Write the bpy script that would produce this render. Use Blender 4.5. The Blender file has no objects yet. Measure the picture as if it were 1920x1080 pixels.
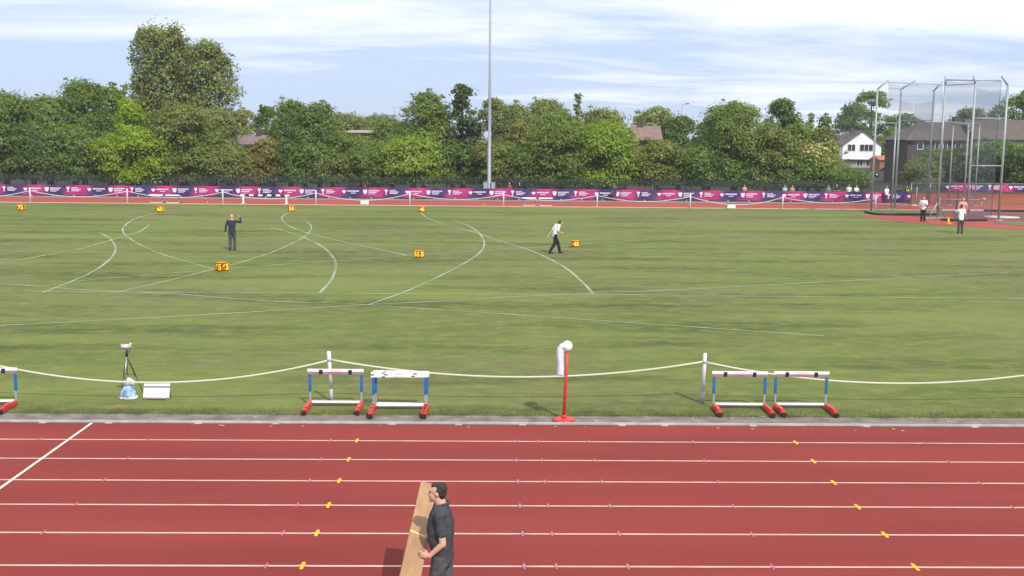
import bpy, bmesh, math, random
import numpy as np
from mathutils import Vector, Matrix, noise as mnoise
random.seed(7)
S = bpy.context.scene
COL = S.collection
R = math.radians

# ---------------------------------------------------------------- camera
F_PX, PITCH, YAW, ROLL, CH = 2066.8, 0.1381, 0.0185, 0.0095, 5.7594
D0, W = 21.484, 67.5
fw = Vector((math.sin(YAW)*math.cos(PITCH), math.cos(YAW)*math.cos(PITCH), -math.sin(PITCH)))
r0 = Vector((math.cos(YAW), -math.sin(YAW), 0))
u0 = Vector((math.sin(YAW)*math.sin(PITCH), math.cos(YAW)*math.sin(PITCH), math.cos(PITCH)))
cr, sr = math.cos(ROLL), math.sin(ROLL)
rt = r0*cr + u0*sr
up = u0*cr - r0*sr
cd = bpy.data.cameras.new('camera'); cam = bpy.data.objects.new('camera', cd); COL.objects.link(cam)
cd.sensor_width = 36; cd.lens = F_PX/1920*36; cd.clip_end = 3000; cd.clip_start = .1
mw = Matrix((rt, up, -fw)).transposed().to_4x4(); mw.translation = Vector((0, 0, CH)); cam.matrix_world = mw
S.camera = cam
S.render.resolution_x = 1024; S.render.resolution_y = 576
CAM = Vector((0, 0, CH))

def ray(px, py):
    return fw*F_PX + rt*(px-960) - up*(py-540)
def at(px, py, z=0.0):
    d = ray(px, py); return CAM + d*((z-CH)/d.z)
def atY(px, py, Y):
    d = ray(px, py); return CAM + d*(Y/d.y)
def xof(px, Y, z=0.0):          # X of a thing at depth Y seen in column px
    p = atY(px, 400, Y)
    for _ in range(3):
        v = Vector((p.x, Y, z)) - CAM
        k = F_PX/v.dot(fw); u = v.dot(rt)*k+960
        p.x += (px-u)/k
    return p.x

# ---------------------------------------------------------------- light
SH = Vector((-.42, .907, 0)).normalized(); EL = R(45)
world = bpy.data.worlds.new('World'); S.world = world; world.use_nodes = True
nt = world.node_tree; nt.nodes.clear()
def wn(t, **k):
    n = nt.nodes.new(t)
    for a, b in k.items(): setattr(n, a, b)
    return n
sky = wn('ShaderNodeTexSky', sky_type='NISHITA', sun_disc=False, sun_elevation=EL)
sky.sun_rotation = math.atan2(-SH.x, -SH.y); sky.air_density = 1.0; sky.dust_density = 1.0; sky.ozone_density = 1.5
geo = wn('ShaderNodeTexCoord'); sep = wn('ShaderNodeSeparateXYZ'); nt.links.new(geo.outputs['Generated'], sep.inputs[0])
def math_(op, a, b, clamp=False):
    n = wn('ShaderNodeMath', operation=op, use_clamp=clamp)
    for i, v in enumerate((a, b)):
        if v is None: continue
        if isinstance(v, (int, float)): n.inputs[i].default_value = v
        else: nt.links.new(v, n.inputs[i])
    return n.outputs[0]
zz = math_('ADD', math_('MAXIMUM', sep.outputs[2], 0), .055)
cx = math_('DIVIDE', sep.outputs[0], zz); cy = math_('DIVIDE', sep.outputs[1], zz)
cmb = wn('ShaderNodeCombineXYZ'); nt.links.new(cx, cmb.inputs[0]); nt.links.new(cy, cmb.inputs[1]); cmb.inputs[2].default_value = 3.7
mp = wn('ShaderNodeMapping'); mp.inputs['Rotation'].default_value = (0, 0, R(-7)); mp.inputs['Scale'].default_value = (.42, .62, 1)
mp.inputs['Location'].default_value = (2.2, 4.4, 0)
nt.links.new(cmb.outputs[0], mp.inputs[0])
n1 = wn('ShaderNodeTexNoise'); n1.inputs['Scale'].default_value = .85; n1.inputs['Detail'].default_value = 12; n1.inputs['Roughness'].default_value = .62; n1.inputs['Distortion'].default_value = .5
nt.links.new(mp.outputs[0], n1.inputs['Vector'])
n2 = wn('ShaderNodeTexNoise'); n2.inputs['Scale'].default_value = .22; n2.inputs['Detail'].default_value = 3
nt.links.new(mp.outputs[0], n2.inputs['Vector'])
cl = math_('ADD', n1.outputs[0], math_('MULTIPLY', math_('SUBTRACT', n2.outputs[0], .5), .8))
cl = math_('ADD', cl, math_('MULTIPLY', math_('SUBTRACT', math_('MINIMUM', sep.outputs[2], .14), .06), 1.1))
cl = math_('ADD', cl, math_('MULTIPLY', math_('MINIMUM', math_('MAXIMUM', sep.outputs[0], -.4), .4), .16))
ramp = wn('ShaderNodeValToRGB'); ramp.color_ramp.elements[0].position = .465; ramp.color_ramp.elements[1].position = .69
ramp.color_ramp.elements[0].color = (.0,)*3+(1,); ramp.color_ramp.elements[1].color = (1, 1, 1, 1)
e = ramp.color_ramp.elements.new(.53); e.color = (.34,)*3+(1,)
nt.links.new(cl, ramp.inputs[0])
b1 = wn('ShaderNodeBackground'); b1.inputs[1].default_value = .092
nt.links.new(sky.outputs[0], b1.inputs[0])
b2 = wn('ShaderNodeBackground'); b2.inputs[0].default_value = (.92, .96, 1, 1); b2.inputs[1].default_value = 1.0
# thin high cloud veils the blue everywhere, thicker bands turn it white
b3 = wn('ShaderNodeBackground'); b3.inputs[0].default_value = (.555, .68, .93, 1); b3.inputs[1].default_value = 1.0
m0 = wn('ShaderNodeMixShader'); m0.inputs[0].default_value = .86
nt.links.new(b1.outputs[0], m0.inputs[1]); nt.links.new(b3.outputs[0], m0.inputs[2])
mx = wn('ShaderNodeMixShader'); nt.links.new(ramp.outputs[0], mx.inputs[0]); nt.links.new(m0.outputs[0], mx.inputs[1]); nt.links.new(b2.outputs[0], mx.inputs[2])
wo = wn('ShaderNodeOutputWorld'); nt.links.new(mx.outputs[0], wo.inputs[0])

sl = bpy.data.lights.new('sun', 'SUN'); sl.energy = 3.6; sl.angle = R(.6); sl.color = (1, .95, .87)
so = bpy.data.objects.new('sun', sl); COL.objects.link(so)
ldir = Vector((SH.x*math.cos(EL), SH.y*math.cos(EL), -math.sin(EL)))
so.rotation_euler = ldir.to_track_quat('-Z', 'Y').to_euler(); so.location = (30, -40, 60)
S.view_settings.view_transform = 'Standard'; S.view_settings.look = 'None'
S.view_settings.exposure = .19; S.view_settings.gamma = 1

# ---------------------------------------------------------------- helpers
def lin(h):
    h = h.lstrip('#'); c = [int(h[i:i+2], 16)/255 for i in (0, 2, 4)]
    return tuple(x/12.92 if x < .04045 else ((x+.055)/1.055)**2.4 for x in c)
_m = {}
def mat(name, col, rough=.6, var=.12, scale=6.0, metal=0.0, bump=0.0, bscale=None, stretch=None, col2=None, spec=.35, alpha=None):
    if name in _m: return _m[name]
    m = bpy.data.materials.new(name); m.use_nodes = True; _m[name] = m
    t = m.node_tree; b = t.nodes['Principled BSDF']
    if isinstance(col, str): col = lin(col)
    tc = t.nodes.new('ShaderNodeTexCoord'); mpn = t.nodes.new('ShaderNodeMapping'); t.links.new(tc.outputs['Object'], mpn.inputs[0])
    if stretch: mpn.inputs['Scale'].default_value = stretch
    n = t.nodes.new('ShaderNodeTexNoise'); n.inputs['Scale'].default_value = scale; n.inputs['Detail'].default_value = 5
    t.links.new(mpn.outputs[0], n.inputs['Vector'])
    rmp = t.nodes.new('ShaderNodeValToRGB'); rmp.color_ramp.elements[0].position = .3; rmp.color_ramp.elements[1].position = .7
    c2 = col2 if col2 else tuple(min(1, c*(1+var)) for c in col)
    if isinstance(c2, str): c2 = lin(c2)
    rmp.color_ramp.elements[0].color = tuple(c*(1-var) for c in col)+(1,); rmp.color_ramp.elements[1].color = tuple(c2)+(1,)
    t.links.new(n.outputs[0], rmp.inputs[0]); t.links.new(rmp.outputs[0], b.inputs['Base Color'])
    b.inputs['Roughness'].default_value = rough; b.inputs['Metallic'].default_value = metal; b.inputs['Specular IOR Level'].default_value = spec
    if bump:
        n3 = t.nodes.new('ShaderNodeTexNoise'); n3.inputs['Scale'].default_value = bscale or scale*4; n3.inputs['Detail'].default_value = 4
        t.links.new(tc.outputs['Object'], n3.inputs['Vector'])
        bp = t.nodes.new('ShaderNodeBump'); bp.inputs['Strength'].default_value = bump; bp.inputs['Distance'].default_value = .05
        t.links.new(n3.outputs[0], bp.inputs['Height']); t.links.new(bp.outputs[0], b.inputs['Normal'])
    if alpha is not None:
        tr = t.nodes.new('ShaderNodeBsdfTransparent'); mixs = t.nodes.new('ShaderNodeMixShader'); mixs.inputs[0].default_value = alpha
        o = t.nodes['Material Output']
        t.links.new(tr.outputs[0], mixs.inputs[1]); t.links.new(b.outputs[0], mixs.inputs[2]); t.links.new(mixs.outputs[0], o.inputs[0])
    return m

class MB:
    def __init__(s): s.v = []; s.f = []; s.sm = []
    def add(s, vs, fs, smooth=False):
        o = len(s.v); s.v += [tuple(v) for v in vs]; s.f += [tuple(i+o for i in f) for f in fs]; s.sm += [smooth]*len(fs); return s
    def box(s, c, sz, M=None):
        c = Vector(c); h = Vector(sz)/2
        vs = []
        for z in (-1, 1):
            for x, y in ((-1, -1), (1, -1), (1, 1), (-1, 1)):
                p = Vector((x*h.x, y*h.y, z*h.z)); vs.append((M @ p if M else p)+c)
        return s.add(vs, [(0, 3, 2, 1), (4, 5, 6, 7), (0, 1, 5, 4), (1, 2, 6, 5), (2, 3, 7, 6), (3, 0, 4, 7)])
    def bbox(s, c, sz, b=.01, M=None):        # box with chamfered vertical and horizontal edges
        bm = bmesh.new(); bmesh.ops.create_cube(bm, size=1)
        for v in bm.verts: v.co = Vector((v.co.x*sz[0], v.co.y*sz[1], v.co.z*sz[2]))
        bmesh.ops.bevel(bm, geom=bm.edges[:]+bm.verts[:], offset=b, segments=2, affect='EDGES')
        vs = [((M @ v.co) if M else v.co)+Vector(c) for v in bm.verts]
        bm.verts.index_update(); s.add(vs, [[v.index for v in f.verts] for f in bm.faces]); bm.free(); return s
    def tube(s, pts, r, n=8, caps=True):
        pts = [Vector(p) for p in pts]; rs = r if isinstance(r, (list, tuple)) else [r]*len(pts)
        vs = []; fs = []
        for i, p in enumerate(pts):
            d = (pts[min(i+1, len(pts)-1)]-pts[max(i-1, 0)]).normalized()
            a = d.orthogonal().normalized() if abs(d.z) > .9 else d.cross(Vector((0, 0, 1))).normalized()
            if abs(d.z) > .9: a = (Vector((1, 0, 0))-d*d.x).normalized()
            b = d.cross(a)
            for k in range(n):
                t = 2*math.pi*k/n; vs.append(p+(a*math.cos(t)+b*math.sin(t))*rs[i])
        for i in range(len(pts)-1):
            for k in range(n):
                fs.append((i*n+k, i*n+(k+1) % n, (i+1)*n+(k+1) % n, (i+1)*n+k))
        if caps: fs.append(tuple(range(n))[::-1]); fs.append(tuple(range((len(pts)-1)*n, len(pts)*n)))
        return s.add(vs, fs, True)
    def ell(s, c, r, M=None, seg=14):
        r = (r,)*3 if isinstance(r, (int, float)) else r
        vs = [(0, 0, 1)]; rings = seg//2
        for i in range(1, rings):
            ph = math.pi*i/rings
            for k in range(seg):
                t = 2*math.pi*k/seg; vs.append((math.sin(ph)*math.cos(t), math.sin(ph)*math.sin(t), math.cos(ph)))
        vs.append((0, 0, -1)); fs = []
        for k in range(seg): fs.append((0, 1+k, 1+(k+1) % seg))
        for i in range(rings-2):
            for k in range(seg):
                a = 1+i*seg; b = a+seg; fs.append((a+k, b+k, b+(k+1) % seg, a+(k+1) % seg))
        l = len(vs)-1; a = 1+(rings-2)*seg
        for k in range(seg): fs.append((l, a+(k+1) % seg, a+k))
        out = []
        for v in vs:
            p = Vector((v[0]*r[0], v[1]*r[1], v[2]*r[2])); out.append((M @ p if M else p)+Vector(c))
        return s.add(out, fs, True)
    def cap(s, p0, p1, ra, rb, n=12):
        p0 = Vector(p0); p1 = Vector(p1)
        s.tube([p0, p1], [ra, rb], n); s.ell(p0, ra, seg=n); s.ell(p1, rb, seg=n); return s
    def loft(s, rings, n=20):      # rings: (centre, rx, ry)
        vs = []; fs = []
        for c, rx, ry in rings:
            for k in range(n):
                t = 2*math.pi*k/n
                ct, st = math.cos(t), math.sin(t)
                vs.append((c[0]+rx*math.copysign(abs(ct)**.85, ct), c[1]+ry*math.copysign(abs(st)**.85, st), c[2]))
        m = len(rings)
        for i in range(m-1):
            for k in range(n): fs.append((i*n+k, i*n+(k+1) % n, (i+1)*n+(k+1) % n, (i+1)*n+k))
        fs.append(tuple(range(n))[::-1]); fs.append(tuple(range((m-1)*n, m*n)))
        return s.add(vs, fs, True)
    def ext(s, poly, z0, z1):
        n = len(poly); vs = [(p[0], p[1], z0) for p in poly]+[(p[0], p[1], z1) for p in poly]
        return s.add(vs, [tuple(range(n))[::-1], tuple(range(n, 2*n))]+[(i, (i+1) % n, n+(i+1) % n, n+i) for i in range(n)])
    def build(s, name, m, parent=None, loc=None, rotz=0):
        me = bpy.data.meshes.new(name); me.from_pydata(s.v, [], s.f); me.update()
        me.polygons.foreach_set('use_smooth', s.sm)
        me.materials.append(m)
        o = bpy.data.objects.new(name, me); COL.objects.link(o)
        if parent: o.parent = parent
        if loc is not None: o.location = loc
        if rotz: o.rotation_euler.z = rotz
        return o

def tag(o, label=None, cat=None, group=None, kind=None):
    if label: o['label'] = label
    if cat: o['category'] = cat
    if group: o['group'] = group
    if kind: o['kind'] = kind
    return o
def thing(name, label, cat, loc=(0, 0, 0), rotz=0, group=None):
    o = bpy.data.objects.new(name, None); COL.objects.link(o); o.location = loc; o.rotation_euler = (0, 0, rotz)
    o.empty_display_size = .2
    return tag(o, label, cat, group)
def kids(o): return [c for c in bpy.data.objects if c.parent == o]
def dup(o, loc=None, rotz=None, label=None, parent=None):
    c = o.copy(); COL.objects.link(c)
    if parent: c.parent = parent
    if loc is not None: c.location = loc
    if rotz is not None: c.rotation_euler = (0, 0, rotz)
    if label: c['label'] = label
    for k in kids(o): dup(k, parent=c)
    return c
def struct(name, mb, m):
    return tag(mb.build(name, m), kind='structure')
def voxel(o, size, smooth=2):
    md = o.modifiers.new('r', 'REMESH'); md.mode = 'VOXEL'; md.voxel_size = size; md.use_smooth_shade = True
    if smooth:
        s2 = o.modifiers.new('s', 'SMOOTH'); s2.factor = .5; s2.iterations = smooth
    par = o.parent; o.parent = None
    bpy.context.view_layer.update()
    dg = bpy.context.evaluated_depsgraph_get()
    me = bpy.data.meshes.new_from_object(o.evaluated_get(dg)); old = o.data
    o.modifiers.clear(); o.data = me; me.name = o.name; o.parent = par
    bpy.data.meshes.remove(old)
    return o

# ---------------------------------------------------------------- ground, grass, track
def grass_mat():
    m = bpy.data.materials.new('mown_grass'); m.use_nodes = True; t = m.node_tree; b = t.nodes['Principled BSDF']
    tc = t.nodes.new('ShaderNodeTexCoord')
    def nz(scale, st, det=6, rough=.6):
        mpn = t.nodes.new('ShaderNodeMapping'); mpn.inputs['Scale'].default_value = st; t.links.new(tc.outputs['Object'], mpn.inputs[0])
        n = t.nodes.new('ShaderNodeTexNoise'); n.inputs['Scale'].default_value = scale; n.inputs['Detail'].default_value = det; n.inputs['Roughness'].default_value = rough
        t.links.new(mpn.outputs[0], n.inputs['Vector']); return n.outputs[0]
    def mixc(f, a, c):
        x = t.nodes.new('ShaderNodeMix'); x.data_type = 'RGBA'; t.links.new(f, x.inputs[0])
        for i, v in ((6, a), (7, c)):
            if isinstance(v, tuple): x.inputs[i].default_value = v+(1,)
            else: t.links.new(v, x.inputs[i])
        return x.outputs[2]
    def rmp(f, a, c):
        x = t.nodes.new('ShaderNodeMapRange'); x.inputs[1].default_value = a; x.inputs[2].default_value = c; t.links.new(f, x.inputs[0]); return x.outputs[0]
    c = mixc(rmp(nz(.16, (.45, 1, 1)), .38, .62), GR1, GR2)
    c = mixc(rmp(nz(.07, (.8, 1, 1), 3), .46, .66), c, GR3)          # dry brownish patches
    c = mixc(rmp(nz(.42, (.20, 1, 1), 5), .47, .66), c, GR4)
    c = mixc(rmp(nz(.9, (.35, 1, 1), 5, .65), .56, .74), c, GR3)         # mower streaks
    c = mixc(rmp(nz(2.0, (.6, 1, 1), 6, .75), .46, .74), c, GR5)
    fine = nz(38, (1, 1, 1), 3, .7)
    c2 = t.nodes.new('ShaderNodeMix'); c2.data_type = 'RGBA'; c2.blend_type = 'MULTIPLY'
    mr = rmp(fine, .2, .8); mr.node.inputs[3].default_value = .72; mr.node.inputs[4].default_value = 1.2
    c2.inputs[0].default_value = 1
    t.links.new(c, c2.inputs[6]); t.links.new(mr, c2.inputs[7]); t.links.new(c2.outputs[2], b.inputs['Base Color'])
    b.inputs['Roughness'].default_value = .9; b.inputs['Specular IOR Level'].default_value = .15
    bp = t.nodes.new('ShaderNodeBump'); bp.inputs['Strength'].default_value = .5; bp.inputs['Distance'].default_value = .03
    t.links.new(fine, bp.inputs['Height']); t.links.new(bp.outputs[0], b.inputs['Normal'])
    return m
GR1 = (.122, .154, .036); GR2 = (.168, .200, .053); GR3 = (.160, .148, .064); GR4 = (.074, .094, .024); GR5 = (.212, .232, .076)
M_grass = grass_mat()
M_rough = mat('rough_ground', (.06, .075, .03), .95, .3, .6)
g = MB().add([(-1500, -400, -.03), (1500, -400, -.03), (1500, 2200, -.03), (-1500, 2200, -.03)], [(0, 1, 2, 3)])
struct('ground', g, M_rough)

YG0 = at(960, 779).y                       # grass edge
YK = D0                                   # near kerb
YF = D0+W                                  # far kerb
YT = YF+7.6                                # outer edge of far track
def sheet(name, x0, x1, y0, y1, z, m, nx=1, wob=0.0):
    mb = MB(); xs = [x0+(x1-x0)*i/nx for i in range(nx+1)]
    vs = [(x, y0+wob*(mnoise.noise(Vector((x*1.3, 0, 1)))+.6*mnoise.noise(Vector((x*6, 3, 1)))), z) for x in xs]+[(x, y1, z) for x in xs]
    mb.add(vs, [(i, i+1, nx+2+i, nx+1+i) for i in range(nx)])
    return struct(name, mb, m)
sheet('infield_grass', -90, 90, YG0, YF-.06, 0.012, M_grass, 2400, .05)
M_track = mat('track_red', (.236, .035, .029), .85, .10, .5, bump=.3, bscale=140, stretch=(.25, 1.2, 1), col2=(.270, .043, .036), spec=.2)
M_track2 = mat('track_far_red', (.33, .068, .055), .85, .07, .22, col2=(.37, .078, .062), spec=.2)
sheet('running_track', -90, 90, D0-1.22*10-.6, YK-.02, 0.008, M_track)
sheet('running_track', -90, 90, YF+.06, YT, 0.008, M_track2)
M_tarmac = mat('tarmac', (.17, .145, .125), .9, .25, 3, bump=.4, bscale=60, col2=(.26, .225, .19))
sheet('tarmac_strip', -90, 90, YK-.02, YG0+.3, 0.004, M_tarmac)
M_line = mat('line_paint', (.60, .35, .32), .6, .14, 3, col2=(.70, .44, .40))
def strip(mb, x0, x1, y0, y1, z):
    mb.add([(x0, y0, z), (x1, y0, z), (x1, y1, z), (x0, y1, z)], [(0, 1, 2, 3)])
mb = MB()
for i in range(1, 10):
    y = D0-1.22*i; strip(mb, -90, 90, y-.027, y+.027, .012)
struct('lane_lines', mb, M_line)
mb = MB()
for i in range(1, 7):
    y = YF+1.22*i; strip(mb, -90, 90, y-.02, y+.02, .012)
struct('lane_lines', mb, mat('line_paint_far', (.5, .24, .2), .7, .15, 2))
# diagonal start line at the left
a = at(172, 794.5); b = at(0, 917); d = (b-a).normalized(); nrm = Vector((-d.y, d.x, 0))*.028; b2_ = a+d*11
struct('start_line', MB().add([(p.x, p.y, .016) for p in (a-nrm, b2_-nrm, b2_+nrm, a+nrm)], [(0, 1, 2, 3)]), mat('start_paint', (.78, .68, .62), .6, .1, 4))
# coloured hurdle and relay ticks painted over the lane lines
def ticks(name, ptsa, color, w=.05, l=.3):
    w *= .8; l *= .85
    if name != 'yellow_ticks': color = tuple(.55*c+.45*k for c, k in zip(color, (.42, .16, .15))); w *= .8
    mb = MB()
    for px, py in ptsa:
        p = at(px, py); i = round((D0-p.y)/1.22); y = D0-1.22*i; X = p.x
        strip(mb, X-w/2, X+w/2, y-l/2, y+l/2, .016)
        strip(mb, X-w*1.3, X+w*1.3, y-.026, y+.026, .0165)
    struct(name, mb, mat(name+'_paint', color, .6, .2, 30))
ticks('yellow_ticks', [(669, 828), (654, 862), (636, 903), (616, 949), (594, 1002), (567, 1063), (1491, 830), (1525, 866), (1563, 906), (1607, 951), (1659, 1004), (1718, 1067)], (.78, .42, .05), .06)
ticks('pink_ticks', [(620, 827), (602, 862), (580, 903), (557, 949), (530, 1002), (499, 1063), (1300, 829), (1322, 866), (1348, 906), (1376, 951), (1410, 1003), (1448, 1064)], (.62, .16, .27), .035, .24)
ticks('blue_ticks', [(966, 829), (968, 862), (971, 904), (975, 950), (980, 1003), (983, 1063)], (.26, .25, .38), .04, .24)
ticks('orange_ticks', [(1010, 829), (1016, 865), (1021, 905), (1028, 950), (1035, 1003), (1043, 1063), (1840, 909), (1782, 869)], (.55, .2, .09), .035, .24)
ticks('green_ticks', [(1105, 829), (1116, 865), (1129, 904), (1144, 951), (1161, 1003), (1177, 1063)], (.30, .26, .13), .04, .24)
ticks('red_ticks', [(72, 826), (277, 827), (237, 862), (193, 903), (140, 949), (78, 1003), (1735, 832), (1905, 957)], (.50, .13, .10), .035, .24)
# worn white javelin sector lines on the grass
def worn_mat(name, c, lo, hi):
    m = mat(name, c, .9, .1, 5)
    t = m.node_tree; b = t.nodes['Principled BSDF']; o = t.nodes['Material Output']
    tc = t.nodes.new('ShaderNodeTexCoord'); n = t.nodes.new('ShaderNodeTexNoise'); n.inputs['Scale'].default_value = .5; n.inputs['Detail'].default_value = 6
    t.links.new(tc.outputs['Object'], n.inputs['Vector'])
    mr = t.nodes.new('ShaderNodeMapRange'); mr.inputs[1].default_value = .35; mr.inputs[2].default_value = .65; mr.inputs[3].default_value = lo; mr.inputs[4].default_value = hi
    t.links.new(n.outputs[0], mr.inputs[0])
    tr = t.nodes.new('ShaderNodeBsdfTransparent'); mxs = t.nodes.new('ShaderNodeMixShader')
    t.links.new(mr.outputs[0], mxs.inputs[0]); t.links.new(tr.outputs[0], mxs.inputs[1]); t.links.new(b.outputs[0], mxs.inputs[2]); t.links.new(mxs.outputs[0], o.inputs[0])
    return m
M_w1 = worn_mat('chalk_strong', (.48, .54, .40), .22, .72)
M_w2 = worn_mat('chalk_faint', (.48, .54, .38), .22, .75)
def catmull(P, n=8):
    out = []
    for i in range(len(P)-1):
        p0 = P[max(i-1, 0)]; p1 = P[i]; p2 = P[i+1]; p3 = P[min(i+2, len(P)-1)]
        for k in range(n):
            t = k/n
            out.append(.5*((2*p1)+(p2-p0)*t+(2*p0-5*p1+4*p2-p3)*t*t+(3*p1-p0-3*p2+p3)*t**3))
    out.append(P[-1]); return out
LINES = [
 (1, .10, [(185, 436), (205, 447), (216, 462), (214, 476), (200, 492), (170, 512), (130, 530), (80, 549)]),
 (2, .10, [(-60, 503), (0, 494), (80, 480), (150, 467), (210, 450), (240, 441), (263, 434), (280, 422)]),
 (1, .10, [(290, 400), (257, 409), (238, 420), (230, 431), (237, 443), (262, 459), (300, 476), (350, 491), (400, 505)]),
 (1, .09, [(-60, 531), (37, 535), (150, 544), (225, 548), (325, 552), (480, 564), (585, 569), (690, 573), (1545, 631)]),
 (2, .09, [(-60, 546), (175, 548.5), (475, 550), (717, 551.5), (1113, 553), (1440, 557), (1980, 561)]),
 (1, .10, [(225, 548), (300, 531), (400, 506), (440, 496), (480, 484), (520, 470), (562, 450), (579, 437), (584, 425), (575, 417)]),
 (2, .09, [(140, 529), (225, 521), (400, 507), (555, 495), (642, 490), (775, 479), (880, 473), (1060, 461), (1167, 454), (1360, 440), (1480, 441)]),
 (1, .10, [(545, 398), (532, 404), (529, 412), (540, 423), (558, 431), (587, 440), (655, 456), (730, 472), (767, 480)]),
 (1, .10, [(506, 427), (542, 436), (580, 450), (607, 465), (624, 482), (630, 498), (624, 520), (612, 537), (599, 550)]),
 (2, .10, [(789, 400), (805, 411), (835, 421), (890, 436), (942, 454), (985, 467), (1022, 482), (1060, 503), (1092, 530), (1112, 552)]),
 (1, .10, [(1015, 479), (1060, 503), (1092, 530), (1112, 552)]),
 (1, .10, [(850, 414), (880, 425), (900, 440), (908, 457), (900, 474), (875, 492), (830, 516), (767, 545), (690, 573)]),
 (1, .09, [(-60, 615), (0, 612), (250, 599), (480, 586), (630, 576), (700, 572), (805, 567), (960, 558), (1110, 551), (1235, 546), (1360, 540), (1615, 526), (1890, 512)]),
 (2, .10, [(800, 420), (860, 431), (890, 436)]),
 (2, .10, [(1350, 441), (1450, 440)]),
]
for k in (1, 2):
    mb = MB()
    for q, (kk, w, P) in enumerate(LINES):
        if kk != k: continue
        pts = catmull([at(x, y) for x, y in P]); vs = []
        for i, p in enumerate(pts):
            d = (pts[min(i+1, len(pts)-1)]-pts[max(i-1, 0)]).normalized(); nn = Vector((-d.y, d.x, 0))*w/2
            vs += [(p.x-nn.x, p.y-nn.y, .018+.002*(q % 7)), (p.x+nn.x, p.y+nn.y, .018+.002*(q % 7))]
        mb.add(vs, [(2*i, 2*i+1, 2*i+3, 2*i+2) for i in range(len(pts)-1)])
    struct('sector_lines', mb, (M_w1, M_w2)[k-1])
# kerbs
M_kerb = mat('kerb_white', (.38, .36, .36), .5, .1, 3, col2=(.50, .47, .47))
mb = MB(); mb.bbox((0, YK+.03, .028), (180, .05, .05), .01)
for px in (75, 200, 370, 515, 735, 860, 980, 1165, 1245, 1410, 1620, 1820):
    mb.box((at(px, 797).x, YK-.02, .013), (.14, .06, .012))
struct('kerb', mb, M_kerb)
struct('kerb', MB().bbox((0, YF, .03), (180, .07, .06), .01), mat('kerb_far', (.66, .42, .36), .5, .1, 3))
struct('outer_path', MB().add([(-90, YT, .006), (90, YT, .006), (90, YT+2.2, .006), (-90, YT+2.2, .006)], [(0, 1, 2, 3)]), mat('path_grey', (.22, .19, .17), .9, .2, 2))
struct('grass_verge', MB().add([(-120, YT+2.2, .003), (120, YT+2.2, .003), (120, 260, .003), (-120, 260, .003)], [(0, 1, 2, 3)]), mat('verge_soil_shaded', (.028, .030, .016), .95, .3, .8, col2=(.045, .055, .024)))  # soil colour darkened to stand in for tree shade on the verge
# red apron at the throwing cage with its green corner
def poly_px(name, P, z, m):
    struct(name, MB().add([(at(x, y).x, at(x, y).y, z) for x, y in P], [tuple(range(len(P)))[::-1]]), m)
poly_px('throws_apron', [(1590, 401.5), (1640, 405), (1765, 404.5), (1785, 397), (1920, 399), (2100, 402), (2100, 450), (1920, 432), (1800, 425), (1700, 417.5), (1640, 410)], .022, M_track2)
poly_px('throws_apron', [(1785, 398.5), (1920, 400), (2100, 404), (2100, 420), (1920, 414.5), (1788, 412)], .028, mat('apron_maroon', (.13, .035, .04), .7, .2, 1, col2=(.17, .05, .05)))  # darker maroon area of the apron
poly_px('grass_patch', [(1862, 418), (1905, 415), (2100, 421), (2100, 436), (1930, 426), (1885, 421)], .034, M_grass)
poly_px('dry_grass', [(186, 766), (199, 763), (212, 762.5), (224, 760.5), (238, 761), (243, 764), (234, 767), (221, 766.5), (209, 769), (196, 768)], .021, worn_mat('dry_earth', (.36, .25, .13), .1, .9))
# blades along the ragged grass edge and litter on the tarmac
rg = np.random.default_rng(5); nb = 42000
bx = rg.uniform(-14, 14, nb); by = YG0-.07+np.abs(rg.normal(0, .28, nb)); hh = rg.uniform(.02, .055, nb); aa = rg.uniform(0, np.pi, nb); ww = rg.uniform(.003, .007, nb)
lx = rg.normal(0, .012, nb); ly = rg.normal(0, .012, nb)
V_ = np.stack([np.stack([bx-np.cos(aa)*ww, by-np.sin(aa)*ww, np.full(nb, .006)], 1), np.stack([bx+np.cos(aa)*ww, by+np.sin(aa)*ww, np.full(nb, .006)], 1), np.stack([bx+lx, by+ly, hh], 1)], 1).reshape(-1, 3)
gb = MB(); gb.v = [tuple(v) for v in V_.tolist()]; gb.f = [(3*i, 3*i+1, 3*i+2) for i in range(nb)]; gb.sm = [False]*nb
tag(gb.build('grass_edge', mat('grass_blades', (.13, .17, .045), .9, .35, 1.5, col2=(.24, .26, .10))), 'short ragged grass blades along the tarmac edge', 'grass', kind='stuff')
lf = MB()
for i in range(70):
    x_ = rg.uniform(-13, 13); y_ = rg.uniform(YK+.1, YG0-.05) if i % 3 else rg.uniform(YK-.35, YK-.08); s_ = rg.uniform(.012, .035); a_ = rg.uniform(0, 3); z_ = .013
    lf.add([(x_+s_*math.cos(a_+k*1.57)*(1 if k % 2 else 1.7), y_+s_*math.sin(a_+k*1.57), z_+.006*(k % 2)) for k in range(4)], [(0, 1, 2, 3)])
tag(lf.build('leaf_litter', mat('litter_pale', (.50, .42, .30), .8, .3, 3)), 'tiny pale dry leaves scattered beside the white kerb', 'litter', kind='stuff')

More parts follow.
